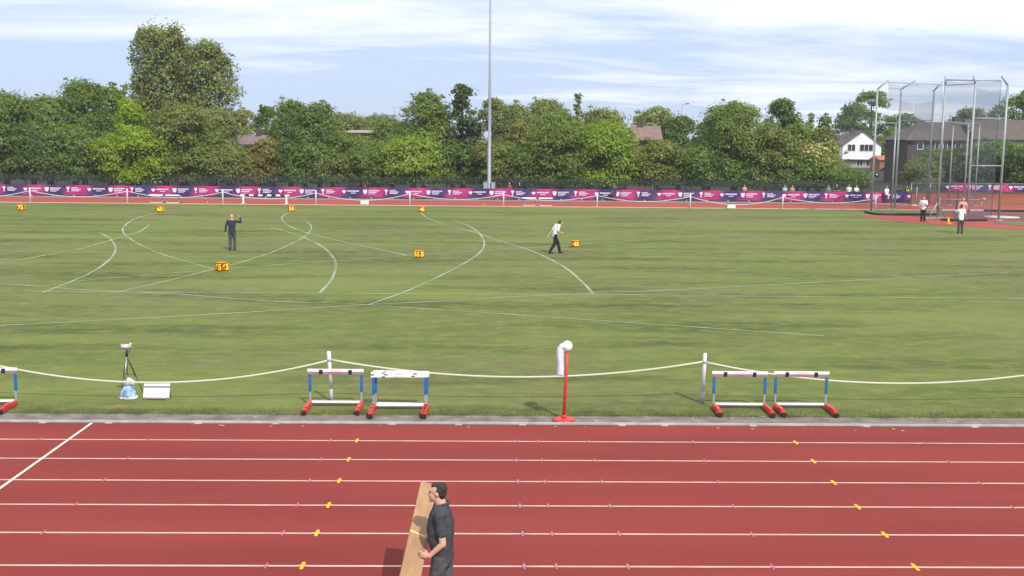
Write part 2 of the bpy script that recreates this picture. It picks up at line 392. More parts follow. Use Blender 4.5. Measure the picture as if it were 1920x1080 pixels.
# ---------------------------------------------------------------- near rope barrier
M_white = mat('white_plastic', (.76, .76, .76), .4, .05, 3)
M_greyp = mat('grey_sleeve', (.40, .40, .44), .5, .1, 3)
M_rope = mat('rope', (.62, .60, .46), .8, .15, 60, bump=.5, bscale=90)
pb = [at(x, y) for x, y in ((-62, 750), (622, 754), (1316, 757), (2046, 760))]
plab = ['', 'white rope post with grey lower sleeve behind the first pair of hurdles', 'white rope post with grey foot just left of the right hand hurdles', '']
for i in (1, 2):
    t = thing('rope_post', plab[i], 'post', (pb[i].x, pb[i].y, 0), 0, 'white posts of the near rope barrier')
    lean = (-.045, 0) if i == 1 else (.03, 0)
    H = 1.12
    def L(z): return (lean[0]*z, lean[1]*z, z)
    MB().tube([L(.30), L(H-.02), L(H)], [.042, .042, .03], 14).build('post_tube', M_white, t)
    MB().tube([L(0.0), L(.30)], .038, 12).build('ground_sleeve', M_greyp, t)
    MB().tube([L(.90), L(.965)], .048, 12).build('clip', M_greyp, t)
zr = .93
def rope(p, q, zs, mid_px, mid_py, r, label, m, grp, n=28):
    Ym = (p.y+q.y)/2; mid = atY(mid_px, mid_py, Ym); zm = mid.z; mb = MB(); pts = []
    z0, z1 = zs
    sag = (z0+z1)/2-zm
    for i in range(n+1):
        s = i/n; pts.append((p.x+(q.x-p.x)*s, p.y+(q.y-p.y)*s, z0+(z1-z0)*s-4*sag*s*(1-s)))
    mb.tube(pts, r, 8)
    return tag(mb.build('barrier_rope', m), label, 'rope', grp)
gr = 'cream ropes of the near barrier'
rope(pb[0], pb[1], (zr, zr), 285, 717.5, .022, 'cream rope sagging in front of the tripod and white board', M_rope, gr)
rope(pb[1], pb[2], (zr, zr), 960, 707, .022, 'cream rope sagging between the two near posts past the red pole', M_rope, gr)
rope(pb[2], pb[3], (zr, zr), 1690, 719, .022, 'cream rope sagging rightwards behind the right hand hurdles', M_rope, gr)

# ---------------------------------------------------------------- hurdles
M_hw = mat('hurdle_white', (.78, .77, .77), .4, .04, 3)
M_hm = mat('hurdle_mauve', (.30, .20, .235), .5, .1, 3)
M_hb = mat('hurdle_black', (.02, .018, .02), .5, .1, 3)
M_hp = mat('hurdle_pink', (.55, .22, .34), .5, .1, 3)
M_blue = mat('hurdle_blue', (.028, .125, .36), .35, .15, 8)
M_steel = mat('galvanised', (.42, .43, .45), .4, .12, 8, metal=.4)
M_red = mat('hurdle_red', (.58, .035, .03), .4, .12, 8)
M_rubber = mat('rubber', (.02, .02, .02), .7, .1, 8)
def make_hurdle(label, style=0, H=.80, group='hurdles stored beside the near kerb'):
    t = thing('hurdle', label, 'hurdle', group=group)
    bw = 1.19
    z0, z1 = H-.125, H
    if style == 0:
        bo = MB().bbox((0, 0, (z1+H-.065)/2), (bw, .03, .065), .006)
        board = bo.build('top_board', M_hw, t)
        MB().bbox((0, .004, z0+.032), (bw-.06, .02, .055), .004).build('lower_board', M_hm, t)
        for s in (-1, 1):
            MB().box((s*.31, -.009, z0+.06), (.075, .022, .10)).build('black_stripe', M_hb, board)
        lt = MB()
        for row, (n, zz_) in enumerate(((7, H-.028), (8, H-.062), (6, H-.092))):
            for k in range(n): lt.box((-.1+.2*k/(n-1), -.0165, zz_), (.016, .003, .018))
        lt.build('lettering', M_hp, board)
    else:
        board = MB().bbox((0, 0, H-.06), (bw, .035, .12), .006).build('top_board', M_hw, t)
        for x, z in ((-.56, H-.06), (-.33, H-.02), (-.28, H-.06), (-.33, H-.105), (.33, H-.04), (.29, H-.09)):
            MB().box((x, -.019, z), (.07, .006, .022)).build('black_stripe', M_hb, board)
        lt = MB()
        for row, zz_ in enumerate((H-.025, H-.055, H-.10)):
            for k in range(8): lt.box((-.1+.2*k/7+.02*(1-row), -.0195, zz_), (.016, .004, .012))
        lt.build('lettering', mat('hurdle_print', (.50, .38, .55) if style == 1 else (.5, .3, .4), .5, .1, 3), board)
    for s in (-1, 1):
        x = s*.545
        MB().bbox((x, .005, .30+(z0-.30)/2), (.058, .035, z0-.30), .008).build('upright', M_blue, t)
        lo = MB().bbox((x-s*.004, .005, .20), (.040, .026, .34), .005); lo.build('inner_leg', M_steel, t)
        f = MB().bbox((x, -.42, .065), (.10, .74, .10), .018).build('foot', M_red, t)
        MB().bbox((x, -.81, .05), (.095, .05, .09), .01).build('end_cap', M_rubber, f)
        MB().bbox((x+.0, -.50, .122), (.08, .26, .028), .008).build('weight', M_red, f)
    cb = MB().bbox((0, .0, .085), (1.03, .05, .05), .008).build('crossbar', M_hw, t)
    MB().bbox((0, .004, .035), (1.0, .035, .045), .005).build('underbar_shade', mat('underbar_shade_mauve', (.10, .065, .07), .6, .15, 5), cb)  # dark mauve strip standing in for the shade below the raised crossbar
    return t
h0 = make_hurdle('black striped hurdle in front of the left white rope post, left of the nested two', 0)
hh = at(630, 762); h0.location = (hh.x, hh.y, .012)
def ph(src, px, py, rz, label, g=None):
    p = at(px, py); o = dup(src, (p.x, p.y, .012), rz, label)
    if g: o['group'] = g
    return o
ph(h0, -18, 760, R(1), 'hurdle cut by the left edge of the picture with only its right leg showing')
ph(h0, 1385, 766, R(-1), 'hurdle next to the right hand white rope post, its pink print between two black stripes')
ph(h0, 1500, 766, R(-.5), 'rightmost near hurdle with the long cream rope passing behind its right leg')
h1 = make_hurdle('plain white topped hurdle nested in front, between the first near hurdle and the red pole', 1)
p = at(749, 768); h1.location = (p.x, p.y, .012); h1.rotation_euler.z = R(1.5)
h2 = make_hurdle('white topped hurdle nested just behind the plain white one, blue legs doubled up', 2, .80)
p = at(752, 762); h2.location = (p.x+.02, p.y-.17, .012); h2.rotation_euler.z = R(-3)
# far hurdles
fg = 'hurdles standing on the far side of the infield'
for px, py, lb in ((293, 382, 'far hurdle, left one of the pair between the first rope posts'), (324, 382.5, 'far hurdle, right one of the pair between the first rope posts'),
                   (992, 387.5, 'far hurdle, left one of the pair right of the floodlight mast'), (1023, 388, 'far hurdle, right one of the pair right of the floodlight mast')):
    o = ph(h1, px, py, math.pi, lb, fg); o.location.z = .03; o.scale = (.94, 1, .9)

# ---------------------------------------------------------------- windsock stand
p = at(1057, 788)
t = thing('windsock_stand', 'red pole on a round red base holding a white ring and limp white windsock', 'windsock', (p.x, p.y, .004))
M_redp = mat('pole_red', (.60, .045, .035), .4, .1, 6)
MB().tube([(0, 0, .04), (.03, 0, .8), (.05, 0, 1.48)], [.034, .032, .030], 14).build('pole', M_redp, t)
mb = MB(); mb.tube([(0, 0, 0), (0, 0, .03), (0, 0, .05)], [.24, .235, .10], 24); mb.tube([(0, 0, .05), (0, 0, .11)], [.05, .045], 14); mb.build('base', M_redp, t)
ball = MB(); ball.ell((.05, 0, 1.535), (.105, .10, .112), seg=22)
ball.build('drum', mat('drum_white', (.80, .80, .82), .4, .03, 3), t)
sk = MB(); rings = []
for i in range(22):
    s = i/21
    if s < .18:
        a_ = s/.18; c = Vector((.02-.11*a_, -.03, 1.55+.0*math.sin(a_*math.pi)-.03*a_*a_)); rings.append((c, .065+.0*a_, .07))
    else:
        a_ = (s-.18)/.82; c = Vector((-.09-.01*math.sin(a_*6), -.03, 1.50-.56*a_)); rings.append((c, .076-.008*a_+.003*math.sin(a_*9), .055))
sk.tube([r_[0] for r_ in rings], [r_[1] for r_ in rings], 16)
for i, v in enumerate(sk.v):
    v = Vector(v); k = mnoise.noise(Vector((v.x*16, v.y*16, v.z*3)))*.014; sk.v[i] = (v.x+k, v.y+k, v.z)
sk.build('windsock', mat('sock_cloth', (.66, .66, .78), .8, .06, 6), t)

# ---------------------------------------------------------------- tripod, bag, white board
tp = at(238, 745); z_of = lambda px, py: atY(px, py, tp.y).z
t = thing('tripod', 'small dark tripod with a round measuring head behind the sagging rope', 'tripod', (tp.x, tp.y, 0))
M_blk = mat('black_metal', (.03, .028, .03), .45, .2, 8); M_alu = mat('alloy', (.42, .42, .42), .35, .1, 5, metal=.5)
apex = Vector((.03, 0, .93))
for i, (fx, fy) in enumerate(((-.16, .10), (.02, -.34), (.33, .16))):
    foot = Vector((fx, fy, .01)); mid = apex.lerp(foot, .5)
    lg = MB().tube([apex+Vector((0, 0, -.02)), mid], [.016, .014], 8).build('leg', M_blk if i != 1 else M_alu, t)
    MB().tube([mid, foot], [.010, .009], 8).build('lower_leg', M_blk if i != 1 else M_alu, lg)
    MB().ell(mid, .02, seg=8).build('clamp', M_blk, lg)
for i in range(1):
    MB().tube([Vector((-.05, .05, .5)), Vector((.17, .07, .5))], .006, 6).tube([(.03, 0, .50), (.03, 0, .93)], .009, 6).build('brace', M_blk, t)
MB().tube([(.03, 0, .92), (.03, 0, .98), (.04, 0, 1.05)], [.035, .03, .016], 10).build('neck', M_blk, t)
hd = MB(); hd.ell((.03, 0, 1.12), (.125, .10, .055), seg=20); hd = hd.build('head', mat('head_grey', (.36, .28, .28), .35, .2, 6), t)
MB().ell((.12, .0, 1.185), (.026, .02, .024), seg=10).ell((-.075, 0, 1.175), (.016, .014, .016), seg=8).build('knob', M_white, hd)
MB().ell((.02, -.01, 1.135), (.105, .09, .05), seg=18).build('head_cover', mat('cover_pale', (.58, .50, .50), .3, .1, 8), hd)
MB().tube([(.12, 0, 1.06), (.07, 0, 1.0)], .008, 6).build('handle', M_blk, t)

bp_ = at(247, 745)
t = thing('carrier_bag', 'crumpled blue and white plastic bag at the foot of the tripod', 'bag', (bp_.x, bp_.y-.2, .012))
def crumple(mb, amp, f):
    for i, v in enumerate(mb.v):
        v = Vector(v); k = Vector((mnoise.noise(v*f), mnoise.noise(v*f+Vector((9, 2, 1))), mnoise.noise(v*f+Vector((3, 7, 5)))))*amp; mb.v[i] = tuple(v+k)
    return mb
mb = MB(); mb.loft([((0, 0, .0), .13, .09), ((0, 0, .03), .18, .12), ((0, 0, .14), .17, .12), ((.0, 0, .25), .12, .08), ((.02, 0, .31), .06, .05)], 28); crumple(mb, .05, 9)
for i, v in enumerate(mb.v): mb.v[i] = (v[0], v[1], max(v[2], .001))
M_bag = mat('bag_blue', (.10, .30, .62), .3, .3, 7, col2=(.62, .74, .86), bump=.4, bscale=25)
mb.build('bag', M_bag, t)
mb = MB(); mb.ell((.04, 0, .36), (.09, .05, .10), seg=18); crumple(mb, .03, 12); mb.build('bag_top', mat('bag_white', (.66, .72, .78), .35, .1, 8), t)
mb = MB(); mb.loft([((0, 0, .0), .165, .11), ((0, 0, .03), .19, .125), ((0, 0, .06), .182, .122)], 24); crumple(mb, .02, 12); mb.build('bag_rim', _m['bag_white'], t)

wp = at(292, 752)
t = thing('sign_board', 'white board with faint print leaning back on the grass below the rope', 'sign', (wp.x, wp.y, .012))
Mx = Matrix.Rotation(R(-22), 3, 'X')
MB().bbox((0, .09, .20), (.56, .02, .32), .006, Mx).build('panel', mat('board_white', (.74, .69, .73), .5, .03, 3), t)
mb = MB()
for r_, (w_, z_) in enumerate(((.34, .10), (.38, .02), (.40, -.03), (.36, -.08))):
    n = int(w_/.028)
    for k in range(n):
        q = Mx @ Vector((-w_/2+w_*k/(n-1), -.0115, z_)); mb.box(q+Vector((0, .09, .20)), (.018, .002, .014), Mx)
mb.build('lettering', mat('print_faint', (.42, .38, .52), .6, .1, 3), t)
mb = MB()
for s in (-1, 1):
    mb.box((s*.24, .03, .03), (.025, .03, .06)); mb.tube([(s*.24, .14, .32), (s*.24, .30, .0)], .01, 6)
mb.bbox((0, .03, .045), (.54, .03, .03), .004)
mb.build('frame', mat('frame_wood', (.34, .24, .22), .7, .2, 6), t)

# ---------------------------------------------------------------- far barrier posts and ropes
fx_ = [(-118, 379), (57, 380), (239, 381), (418, 383), (592.5, 384.5), (768.5, 386), (944, 387.5), (1119.5, 389), (1294, 391), (1467, 392.5), (1641, 395)]
fp = [at(x, y) for x, y in fx_]
M_fw = mat('far_white', (.82, .80, .80), .4, .04, 3); M_frope = mat('far_rope', (.60, .56, .58), .8, .1, 30)
names_ = ['', 'far left', 'second', 'third', 'fourth', 'fifth', 'sixth', 'seventh', 'eighth', 'ninth', '']
near_ = {1: 'far rope post nearest the left edge of the picture', 2: 'far rope post just left of the first pair of far hurdles', 3: 'far rope post above the man in dark jacket, left of the long striped barrier',
         4: 'far rope post right of the long striped barrier', 5: 'far rope post midway between the small white board and the floodlight mast', 6: 'far rope post just right of the floodlight mast',
         7: 'far rope post left of the standing spectator in front of the banner', 8: 'far rope post left of the white board on the right part of the kerb', 9: 'far rope post below the pair in pale blue and beige',
         10: 'short white post inside the left corner of the throwing cage'}
proto = None
for i in range(1, 11):
    if proto is None:
        proto = thing('rope_post', near_[i], 'post', (fp[i].x, fp[i].y, 0), 0, 'white posts of the far rope barrier')
        MB().tube([(0, 0, .06), (0, 0, 1.15), (0, 0, 1.18)], [.055, .055, .035], 10).build('post_tube', M_fw, proto)
        MB().tube([(0, 0, 0), (0, 0, .07)], [.09, .08], 10).build('foot', M_greyp, proto)
    else: dup(proto, (fp[i].x, fp[i].y, 0), None, near_[i])
midy = [369, 369, 370.5, 373, 375.5, 374, 376, 378, 384, 380.5]
for i in range(10):
    lab = ['far rope span running out of the left edge of the picture', 'far rope span between the first two far posts', 'far rope span sagging over the first pair of far hurdles', 'far rope span sagging in front of the long striped barrier',
           'far rope span sagging to the small white board left of the mast', 'far rope span sagging just left of the floodlight mast', 'far rope span sagging over the pair of hurdles right of the mast', 'far rope span in front of the lone spectator standing at the banner',
           'far rope span sagging to the white board on the right', 'rightmost far rope span reaching the throwing cage'][i]
    rope(fp[i], fp[i+1], (.97, .97), (fx_[i][0]+fx_[i+1][0])/2, midy[i], .028, lab, M_frope, 'pale ropes of the far barrier', 16)
for px, py, lb in ((684, 384, 'small white board hanging low on the far rope left of the mast'), (1371, 391.5, 'small white board hanging low on the far rope at the right')):
    q = at(px, py)
    t = thing('notice_board', lb, 'sign', (q.x, q.y-.1, .02), 0, 'small white boards on the far kerb')
    MB().bbox((0, 0, .19), (.66, .03, .33), .006).build('panel', M_fw, t)
    MB().box((-.26, 0, .013), (.03, .16, .026)).box((.26, 0, .013), (.03, .16, .026)).build('feet', M_greyp, t)
# steeplechase barrier
q = at(494, 383)
t = thing('steeplechase_barrier', 'long steeplechase barrier with black and white striped beam on the far track', 'barrier', (q.x, q.y+.6, .01))
mb = MB(); mb2 = MB()
for k in range(11):
    (mb if k % 2 == 0 else mb2).box((-1.98+.36*k+.18, 0, .68), (.36, .13, .127))
be = mb.build('beam', M_fw, t); mb2.build('black_blocks', M_hb, be)
for s in (-1, 1):
    MB().bbox((s*1.75, 0, .32), (.13, .11, .60), .01).bbox((s*1.75, 0, .03), (.14, .9, .05), .01).build('leg', M_fw, t)

# ---------------------------------------------------------------- distance markers
M_mk = mat('marker_dark', (.16, .055, .008), .5, .2, 6); M_or = mat('marker_orange', (.75, .17, .015), .5, .1, 5); M_num = mat('marker_yellow', (1.0, .72, .06), .4, .05, 5)
def text_mesh(txt, size, m, parent, M4, name='number', fat=.012):
    c = bpy.data.curves.new('t', 'FONT'); c.body = txt; c.size = size; c.align_x = 'CENTER'; c.align_y = 'CENTER'; c.extrude = .004; c.offset = fat
    o = bpy.data.objects.new('t', c); COL.objects.link(o); bpy.context.view_layer.update()
    me = bpy.data.meshes.new_from_object(o.evaluated_get(bpy.context.evaluated_depsgraph_get())); bpy.data.objects.remove(o); bpy.data.curves.remove(c)
    me.materials.clear(); me.materials.append(m)
    n = bpy.data.objects.new(name, me); COL.objects.link(n); n.parent = parent; n.matrix_local = M4; return n
def marker(px, py, wpx, txt, rz, label):
    q = at(px, py); s = F_PX/(q-CAM).length; w = wpx/s*.74; h = w*.86
    t = thing('distance_marker', label, 'marker', (q.x, q.y, .012), rz, 'orange distance marker boxes on the infield')
    body = MB().bbox((0, 0, h/2+.02), (w, w*.9, h), .02).build('box', M_mk, t)
    mb = MB()
    for z in (.02, h+.02): mb.bbox((0, 0, z), (w+.012, w*.9+.012, .022), .006)
    for sx in (-1, 1):
        for sy in (-1, 1): mb.bbox((sx*w/2, sy*w*.45, h/2+.02), (.012, .012, h), .003)
    mb.build('edge_trim', M_or, t)
    for k in range(4):
        rot = Matrix.Rotation(k*math.pi/2, 4, 'Z')
        off = w*.45 if k % 2 == 0 else w/2
        M4 = rot @ Matrix.Translation((0, -off-.006, h/2+.02)) @ Matrix.Rotation(math.pi/2, 4, 'X')
        text_mesh(txt, min(h*1.05, w*.80), M_num, t, M4, fat=.014)
marker(416, 510, 25, '65', R(-30), 'black and orange 65 marker box where two white arcs meet, nearest the camera')
marker(785, 484, 20, '55', R(-27), 'black and orange 55 marker box in the middle of the infield')
marker(1079, 464, 18, '45', R(8), 'orange 45 marker box just right of the walking man in white shirt')
marker(40, 395, 16, '75', R(10), 'small orange marker box by the far kerb nearest the left edge')
marker(301, 398, 16, '65', R(8), 'small orange marker box below the first pair of far hurdles')
marker(547, 397, 16, '55', R(8), 'small orange marker box at the top of the S shaped arc')
marker(791, 398, 15, '45', R(12), 'small orange marker box right of the fifth far rope post')
# cones
def cone(px, py, h, label, c):
    q = at(px, py)
    t = thing('traffic_cone', label, 'cone', (q.x, q.y, .03), 0, 'training cones')
    MB().tube([(0, 0, .02), (0, 0, h*.55), (0, 0, h)], [h*.34, h*.18, h*.05], 16).build('body', c, t)
    MB().bbox((0, 0, .015), (h*.95, h*.95, .03), .008).build('base', c, t)
M_yc = mat('cone_yellow', (.85, .42, .03), .5, .1, 6); M_oc = mat('cone_orange', (.85, .22, .05), .5, .1, 6)
cone(1778, 420, .42, 'yellow traffic cone on the red apron before the cage', M_yc)
cone(389, 382, .22, 'tiny orange cone on the far track above the man in dark jacket', M_oc)
cone(907, 386, .22, 'tiny orange cone on the far track left of the mast', M_oc)

# ---------------------------------------------------------------- banner
M_pole = mat('fence_steel', (.30, .31, .32), .5, .15, 4, metal=.3)
YB = at(960, 374.5).y
def banner_mat():
    m = bpy.data.materials.new('banner_print'); m.use_nodes = True; t = m.node_tree; b = t.nodes['Principled BSDF']
    tc = t.nodes.new('ShaderNodeTexCoord'); sp = t.nodes.new('ShaderNodeSeparateXYZ'); t.links.new(tc.outputs['Object'], sp.inputs[0])
    def mt(op, a, b_):
        n = t.nodes.new('ShaderNodeMath'); n.operation = op
        for i, v in enumerate((a, b_)):
            if isinstance(v, (int, float)): n.inputs[i].default_value = v
            elif v is not None: t.links.new(v, n.inputs[i])
        return n.outputs[0]
    x = mt('ADD', sp.outputs[0], mt('MULTIPLY', sp.outputs[2], -.5))
    s = mt('SINE', mt('MULTIPLY', x, 2*math.pi/(2*CELL)), None)
    r = t.nodes.new('ShaderNodeMapRange'); r.inputs[1].default_value = -.85; r.inputs[2].default_value = .85; r.interpolation_type = 'SMOOTHSTEP'; t.links.new(s, r.inputs[0])
    mxn = t.nodes.new('ShaderNodeMix'); mxn.data_type = 'RGBA'; t.links.new(r.outputs[0], mxn.inputs[0])
    mxn.inputs[6].default_value = (.040, .022, .12, 1); mxn.inputs[7].default_value = (.40, .02, .15, 1)
    t.links.new(mxn.outputs[2], b.inputs['Base Color']); b.inputs['Roughness'].default_value = .5
    return m
CELL = 39.3/F_PX*YB*1.0
M_ban = banner_mat(); M_logo = mat('banner_white', (.72, .62, .74), .5, .05, 3)
def heart(mb, cx_, cz, s, y):
    P = []
    for k in range(20):
        a_ = 2*math.pi*k/20; P.append((cx_+s*.062*16*math.sin(a_)**3/16*8, y, cz+s*.5*(13*math.cos(a_)-5*math.cos(2*a_)-2*math.cos(3*a_)-math.cos(4*a_))/16))
    mb.add(P, [tuple(range(20))[::-1]])
def shield(mb, cx_, cz, s, y):
    P = [(-.5, .55), (-.15, .45), (0, .55), (.15, .45), (.5, .55), (.5, -.1), (.3, -.45), (0, -.65), (-.3, -.45), (-.5, -.1)]
    mb.add([(cx_+a_*s, y, cz+b_*s) for a_, b_ in P], [tuple(range(len(P)))[::-1]])
def torch(mb, cx_, cz, s, y):
    P = [(-.42, .6), (.42, .6), (.3, .1), (.1, -.15), (.1, -.4), (.3, -.6), (-.3, -.6), (-.1, -.4), (-.1, -.15), (-.3, .1)]
    mb.add([(cx_+a_*s, y, cz+b_*s) for a_, b_ in P], [tuple(range(len(P)))[::-1]])
rb = random.Random(3)
def letters(mb, x0, x1, z, h, y):
    x = x0
    while x < x1:
        w = rb.uniform(.035, .07); mb.add([(x, y, z-h/2), (x+w, y, z-h/2), (x+w, y, z+h/2), (x, y, z+h/2)], [(0, 1, 2, 3)]); x += w+.018
def make_banner(x0, ncell, Y, zb, zt, label, k0, zlean=0.0):
    t = thing('banner', label, 'banner', (x0, Y, 0), 0, 'purple and pink sponsor banners along the far track')
    Wd = ncell*CELL; mb = MB(); nx = ncell*10; vs = []; hz = (zt+zb)/2
    for j in range(4):
        for i in range(nx+1):
            x = Wd*i/nx; zz_ = zb+(zt-zb)*j/3; vs.append((x, .03*math.sin(x*3.1+j)+.018*math.sin(x*7.3+j*1.7), zz_+(.018*math.sin(x*1.9) if j == 0 else 0)))
    mb.add(vs, [(j*(nx+1)+i, j*(nx+1)+i+1, (j+1)*(nx+1)+i+1, (j+1)*(nx+1)+i) for j in range(3) for i in range(nx)], True)
    fab = mb.build('fabric', M_ban, t)
    y = -.058
    for c in range(ncell):
        k = (k0+c) % 3; xc = (c+.14)*CELL; zc = hz+.06
        e_ = MB(); (shield, torch, heart)[k](e_, xc+.12, zc, .36, y); e_.build('emblem', M_logo, fab)
        l_ = MB()
        if k == 0: letters(l_, xc+.42, xc+1.35, zc+.10, .11, y); letters(l_, xc+.42, xc+1.1, zc-.06, .11, y); letters(l_, xc+.42, xc+.95, zc-.2, .05, y)
        elif k == 1: letters(l_, xc+.42, xc+.95, zc+.13, .09, y); letters(l_, xc+.42, xc+1.2, zc, .09, y); letters(l_, xc+.42, xc+1.05, zc-.13, .09, y)
        else: letters(l_, xc+.42, xc+1.45, zc+.06, .13, y); letters(l_, xc+.72, xc+1.15, zc-.12, .08, y)
        l_.build('lettering', M_logo, fab)
    fr = MB(); fr.tube([(0, .07, zt-.02), (Wd, .07, zt-.02)], .02, 6).tube([(0, .07, zb+.06), (Wd, .07, zb+.06)], .02, 6)
    for c in range(ncell+1): fr.tube([(c*CELL, .07, zb-.10 if zb > .3 else 0), (c*CELL, .07, zt-.02)], .018, 6)
    fr.build('barrier_frame', M_pole, t)
    if zb < .3:
        ft = MB()
        for c in range(ncell): ft.box(((c+.5)*CELL, -.12, .06), (.10, .12, .10))
        ft.build('ballast', M_greyp, t)
    return t
xb = xof(-40, YB, .4)
blab = ['long purple and pink banner at the left edge, behind the first far rope post', 'purple and pink banner behind the first pair of far hurdles', 'purple and pink banner behind the long striped barrier', 'purple and pink banner behind the small white board left of the mast',
        'purple and pink banner at the foot of the floodlight mast', 'purple and pink banner behind the lone standing spectator', 'purple and pink banner behind the right hand white notice board', 'last purple banner on the right ending at the throwing cage']
for i in range(8):
    n = 6 if i < 7 else 3
    make_banner(xb+i*6*CELL, n, YB, .10, .98, blab[i], (0+i*6) % 3)
YW = at(1720, 383).y
# retaining wall and upper banner at right
wx0 = xof(1709, YW); zt_ = atY(1800, 361.5, YW).z
t = thing('boundary_wall', 'low brown red wall behind the throwing cage', 'wall', (wx0, YW, 0))
MB().box((20, .15, zt_/2), (40, .25, zt_)).build('wall_face', mat('wall_brown', (.27, .085, .05), .85, .15, 1.5, stretch=(.15, 1, 1), col2=(.33, .125, .075)), t)
MB().box((20, .15, zt_+.03), (40.1, .34, .06)).build('coping', mat('coping_dark', (.11, .08, .07), .8, .2, 3), t)
z2 = atY(1800, 344, YW+.2).z
t = thing('railing', 'grey metal railing standing on the brown wall', 'fence', (wx0, YW+.25, 0))
fr = MB()
for k in range(24): MB().tube([(k*1.7, 0, 0 if k == 0 else zt_), (k*1.7, 0, z2)], .03, 6).build('railing_post', M_steel, t)
MB().tube([(0, 0, z2), (40, 0, z2)], .03, 6).build('top_rail', M_steel, t)
MB().add([(0, .02, zt_+.06), (40, .02, zt_+.06), (40, .02, z2), (0, .02, z2)], [(0, 1, 2, 3)]).build('mesh_infill', mat('mesh_dark', (.10, .10, .10), .6, .1, 3, alpha=.38), t)
make_banner(xof(1770, YW, 2), 8, YW+.12, zt_+.14, z2-.08, 'upper purple banner hung on the railing behind the throwing cage', 2)

# palisade fence
YP = YT+5.4
t = thing('palisade_fence', 'long grey palisade fence under the trees behind the banners', 'fence', (-62, YP, 0))
M_pal = mat('palisade_grey', (.034, .040, .038), .6, .3, 1)
mb = MB(); L_ = xof(1712, YP)+62; n = int(L_/.155)
for k in range(n):
    x = k*.155
    mb.add([(x-.033, 0, .05), (x+.033, 0, .05), (x+.033, 0, 1.75), (x, 0, 1.85), (x-.033, 0, 1.75)], [(0, 1, 2, 3, 4)])
mb.build('pales', M_pal, t)
MB().box((L_/2, .04, 1.55), (L_, .05, .05)).box((L_/2, .04, .4), (L_, .05, .05)).build('rails', M_pal, t)
for k in range(int(L_/2.75)+1): MB().box((k*2.75, .09, .95), (.1, .06, 1.9)).build('fence_post', M_pal, t)

# ---------------------------------------------------------------- floodlight mast and cabinet
ym = YB+1.6; q = Vector((xof(917, ym, 0), ym, 0))
t = thing('floodlight_mast', 'very tall slender grey floodlight mast rising out of the picture', 'floodlight', (q.x, q.y, 0))
MB().tube([(0, 0, 0), (0, 0, .35), (0, 0, .36), (0, 0, 9), (0, 0, 19.5)], [.22, .22, .17, .125, .07], 16).build('mast', mat('mast_grey', (.29, .31, .35), .45, .06, 2), t)
MB().tube([(-.6, 0, 18.2), (.6, 0, 18.2)], .04, 8).build('crossarm', M_steel, t)
for s in (-1, 1):
    l_ = MB().bbox((s*.55, -.1, 18.0), (.45, .22, .3), .03).build('lamp', M_blk, t)
    MB().box((s*.55, -.215, 18.0), (.40, .01, .25)).build('lens', mat('lens', (.5, .5, .5), .1, .05, 3), l_)
MB().bbox((0, -.1, .12), (.9, .9, .24), .02).build('plinth', mat('concrete', (.35, .34, .32), .9, .15, 3), t)
for px, lb in ((910, 'grey electrical cabinet left of the mast foot'), (924.5, 'grey electrical cabinet right of the mast foot')):
    t = thing('cabinet', lb, 'cabinet', (xof(px, ym-.2), ym-.2, 0), 0, 'cabinets at the mast foot')
    MB().bbox((0, 0, .75), (.36, .3, 1.45), .015).build('body', mat('cabinet_grey', (.30, .33, .36), .5, .1, 3), t)
    MB().bbox((0, -.155, .78), (.30, .012, 1.2), .004).build('door', mat('cabinet_door', (.33, .36, .39), .5, .1, 3), t)
    MB().bbox((0, 0, 1.49), (.40, .34, .03), .006).build('lid', _m['cabinet_door'], t)
# distant column
ym = 140; q = xof(1279, ym, 8)
t = thing('street_lamp', 'thin distant lamp column above the trees right of the roofs', 'street lamp', (q, ym, 0))
MB().tube([(0, 0, 0), (0, 0, atY(1279, 196, ym).z)], [.10, .07], 8).build('column', M_steel, t)
zt2 = atY(1279, 196, ym).z
MB().tube([(0, 0, zt2), (.5, 0, zt2+.1)], .04, 6).build('arm', M_steel, t); MB().bbox((.6, 0, zt2+.1), (.45, .2, .12), .03).build('lantern', M_blk, t)

# ---------------------------------------------------------------- throwing cage
cage = thing('throwing_cage', 'tall galvanised hammer cage with grey nets at the right of the infield', 'cage', (0, 0, 0))
M_gal = mat('cage_steel', (.34, .36, .38), .5, .1, 2, metal=.2)
M_net = mat('net_grey', (.09, .105, .14), .9, .1, 2, alpha=.27)
PS = {}
def cpost(key, base, top, arm=None, r=.075, dY=0):
    b_ = at(*base); zt = atY(top[0], top[1], b_.y).z; tp_ = Vector((b_.x, b_.y, zt))
    po = MB().tube([(b_.x, b_.y, .02), tp_], r, 10).build('post', M_gal, cage)
    MB().bbox((b_.x, b_.y, .05), (.5, .5, .06), .01).build('base_plate', M_gal, po)
    en = None
    if arm:
        en = atY(arm[0], arm[1], b_.y+dY); MB().tube([tp_, en], r*.85, 8).build('arm', M_gal, po)
    PS[key] = (b_, tp_, en)
cpost('A', (1633, 398), (1647, 167), (1666, 150))
cpost('B', (1677, 394), (1695, 167), (1716, 151))
cpost('B2', (1671, 393), (1687, 232), None, .065)
cpost('C', (1738, 391), (1752, 170), (1767, 152))
cpost('P1', (1757, 411), (1776, 160), (1773, 143), .085)
cpost('P2', (1812, 414), (1832, 157), (1825, 143), .085)
cpost('P3', (1872, 414), (1893, 160), (1878, 143), .085)
cpost('R1', (1778, 386), (1787, 232), None, .06)
cpost('R2', (1827, 386), (1841, 233), None, .06)
cpost('R3', (1806, 390), (1822, 233), None, .08)
def rail(a_, b_, r=.045): MB().tube([a_, b_], r, 8).build('rail', M_gal, cage)
def onpost(k, py): 
    b_ = PS[k][0]; return Vector((b_.x, b_.y, atY(960+ (b_.x/b_.y)*F_PX, py, b_.y).z))
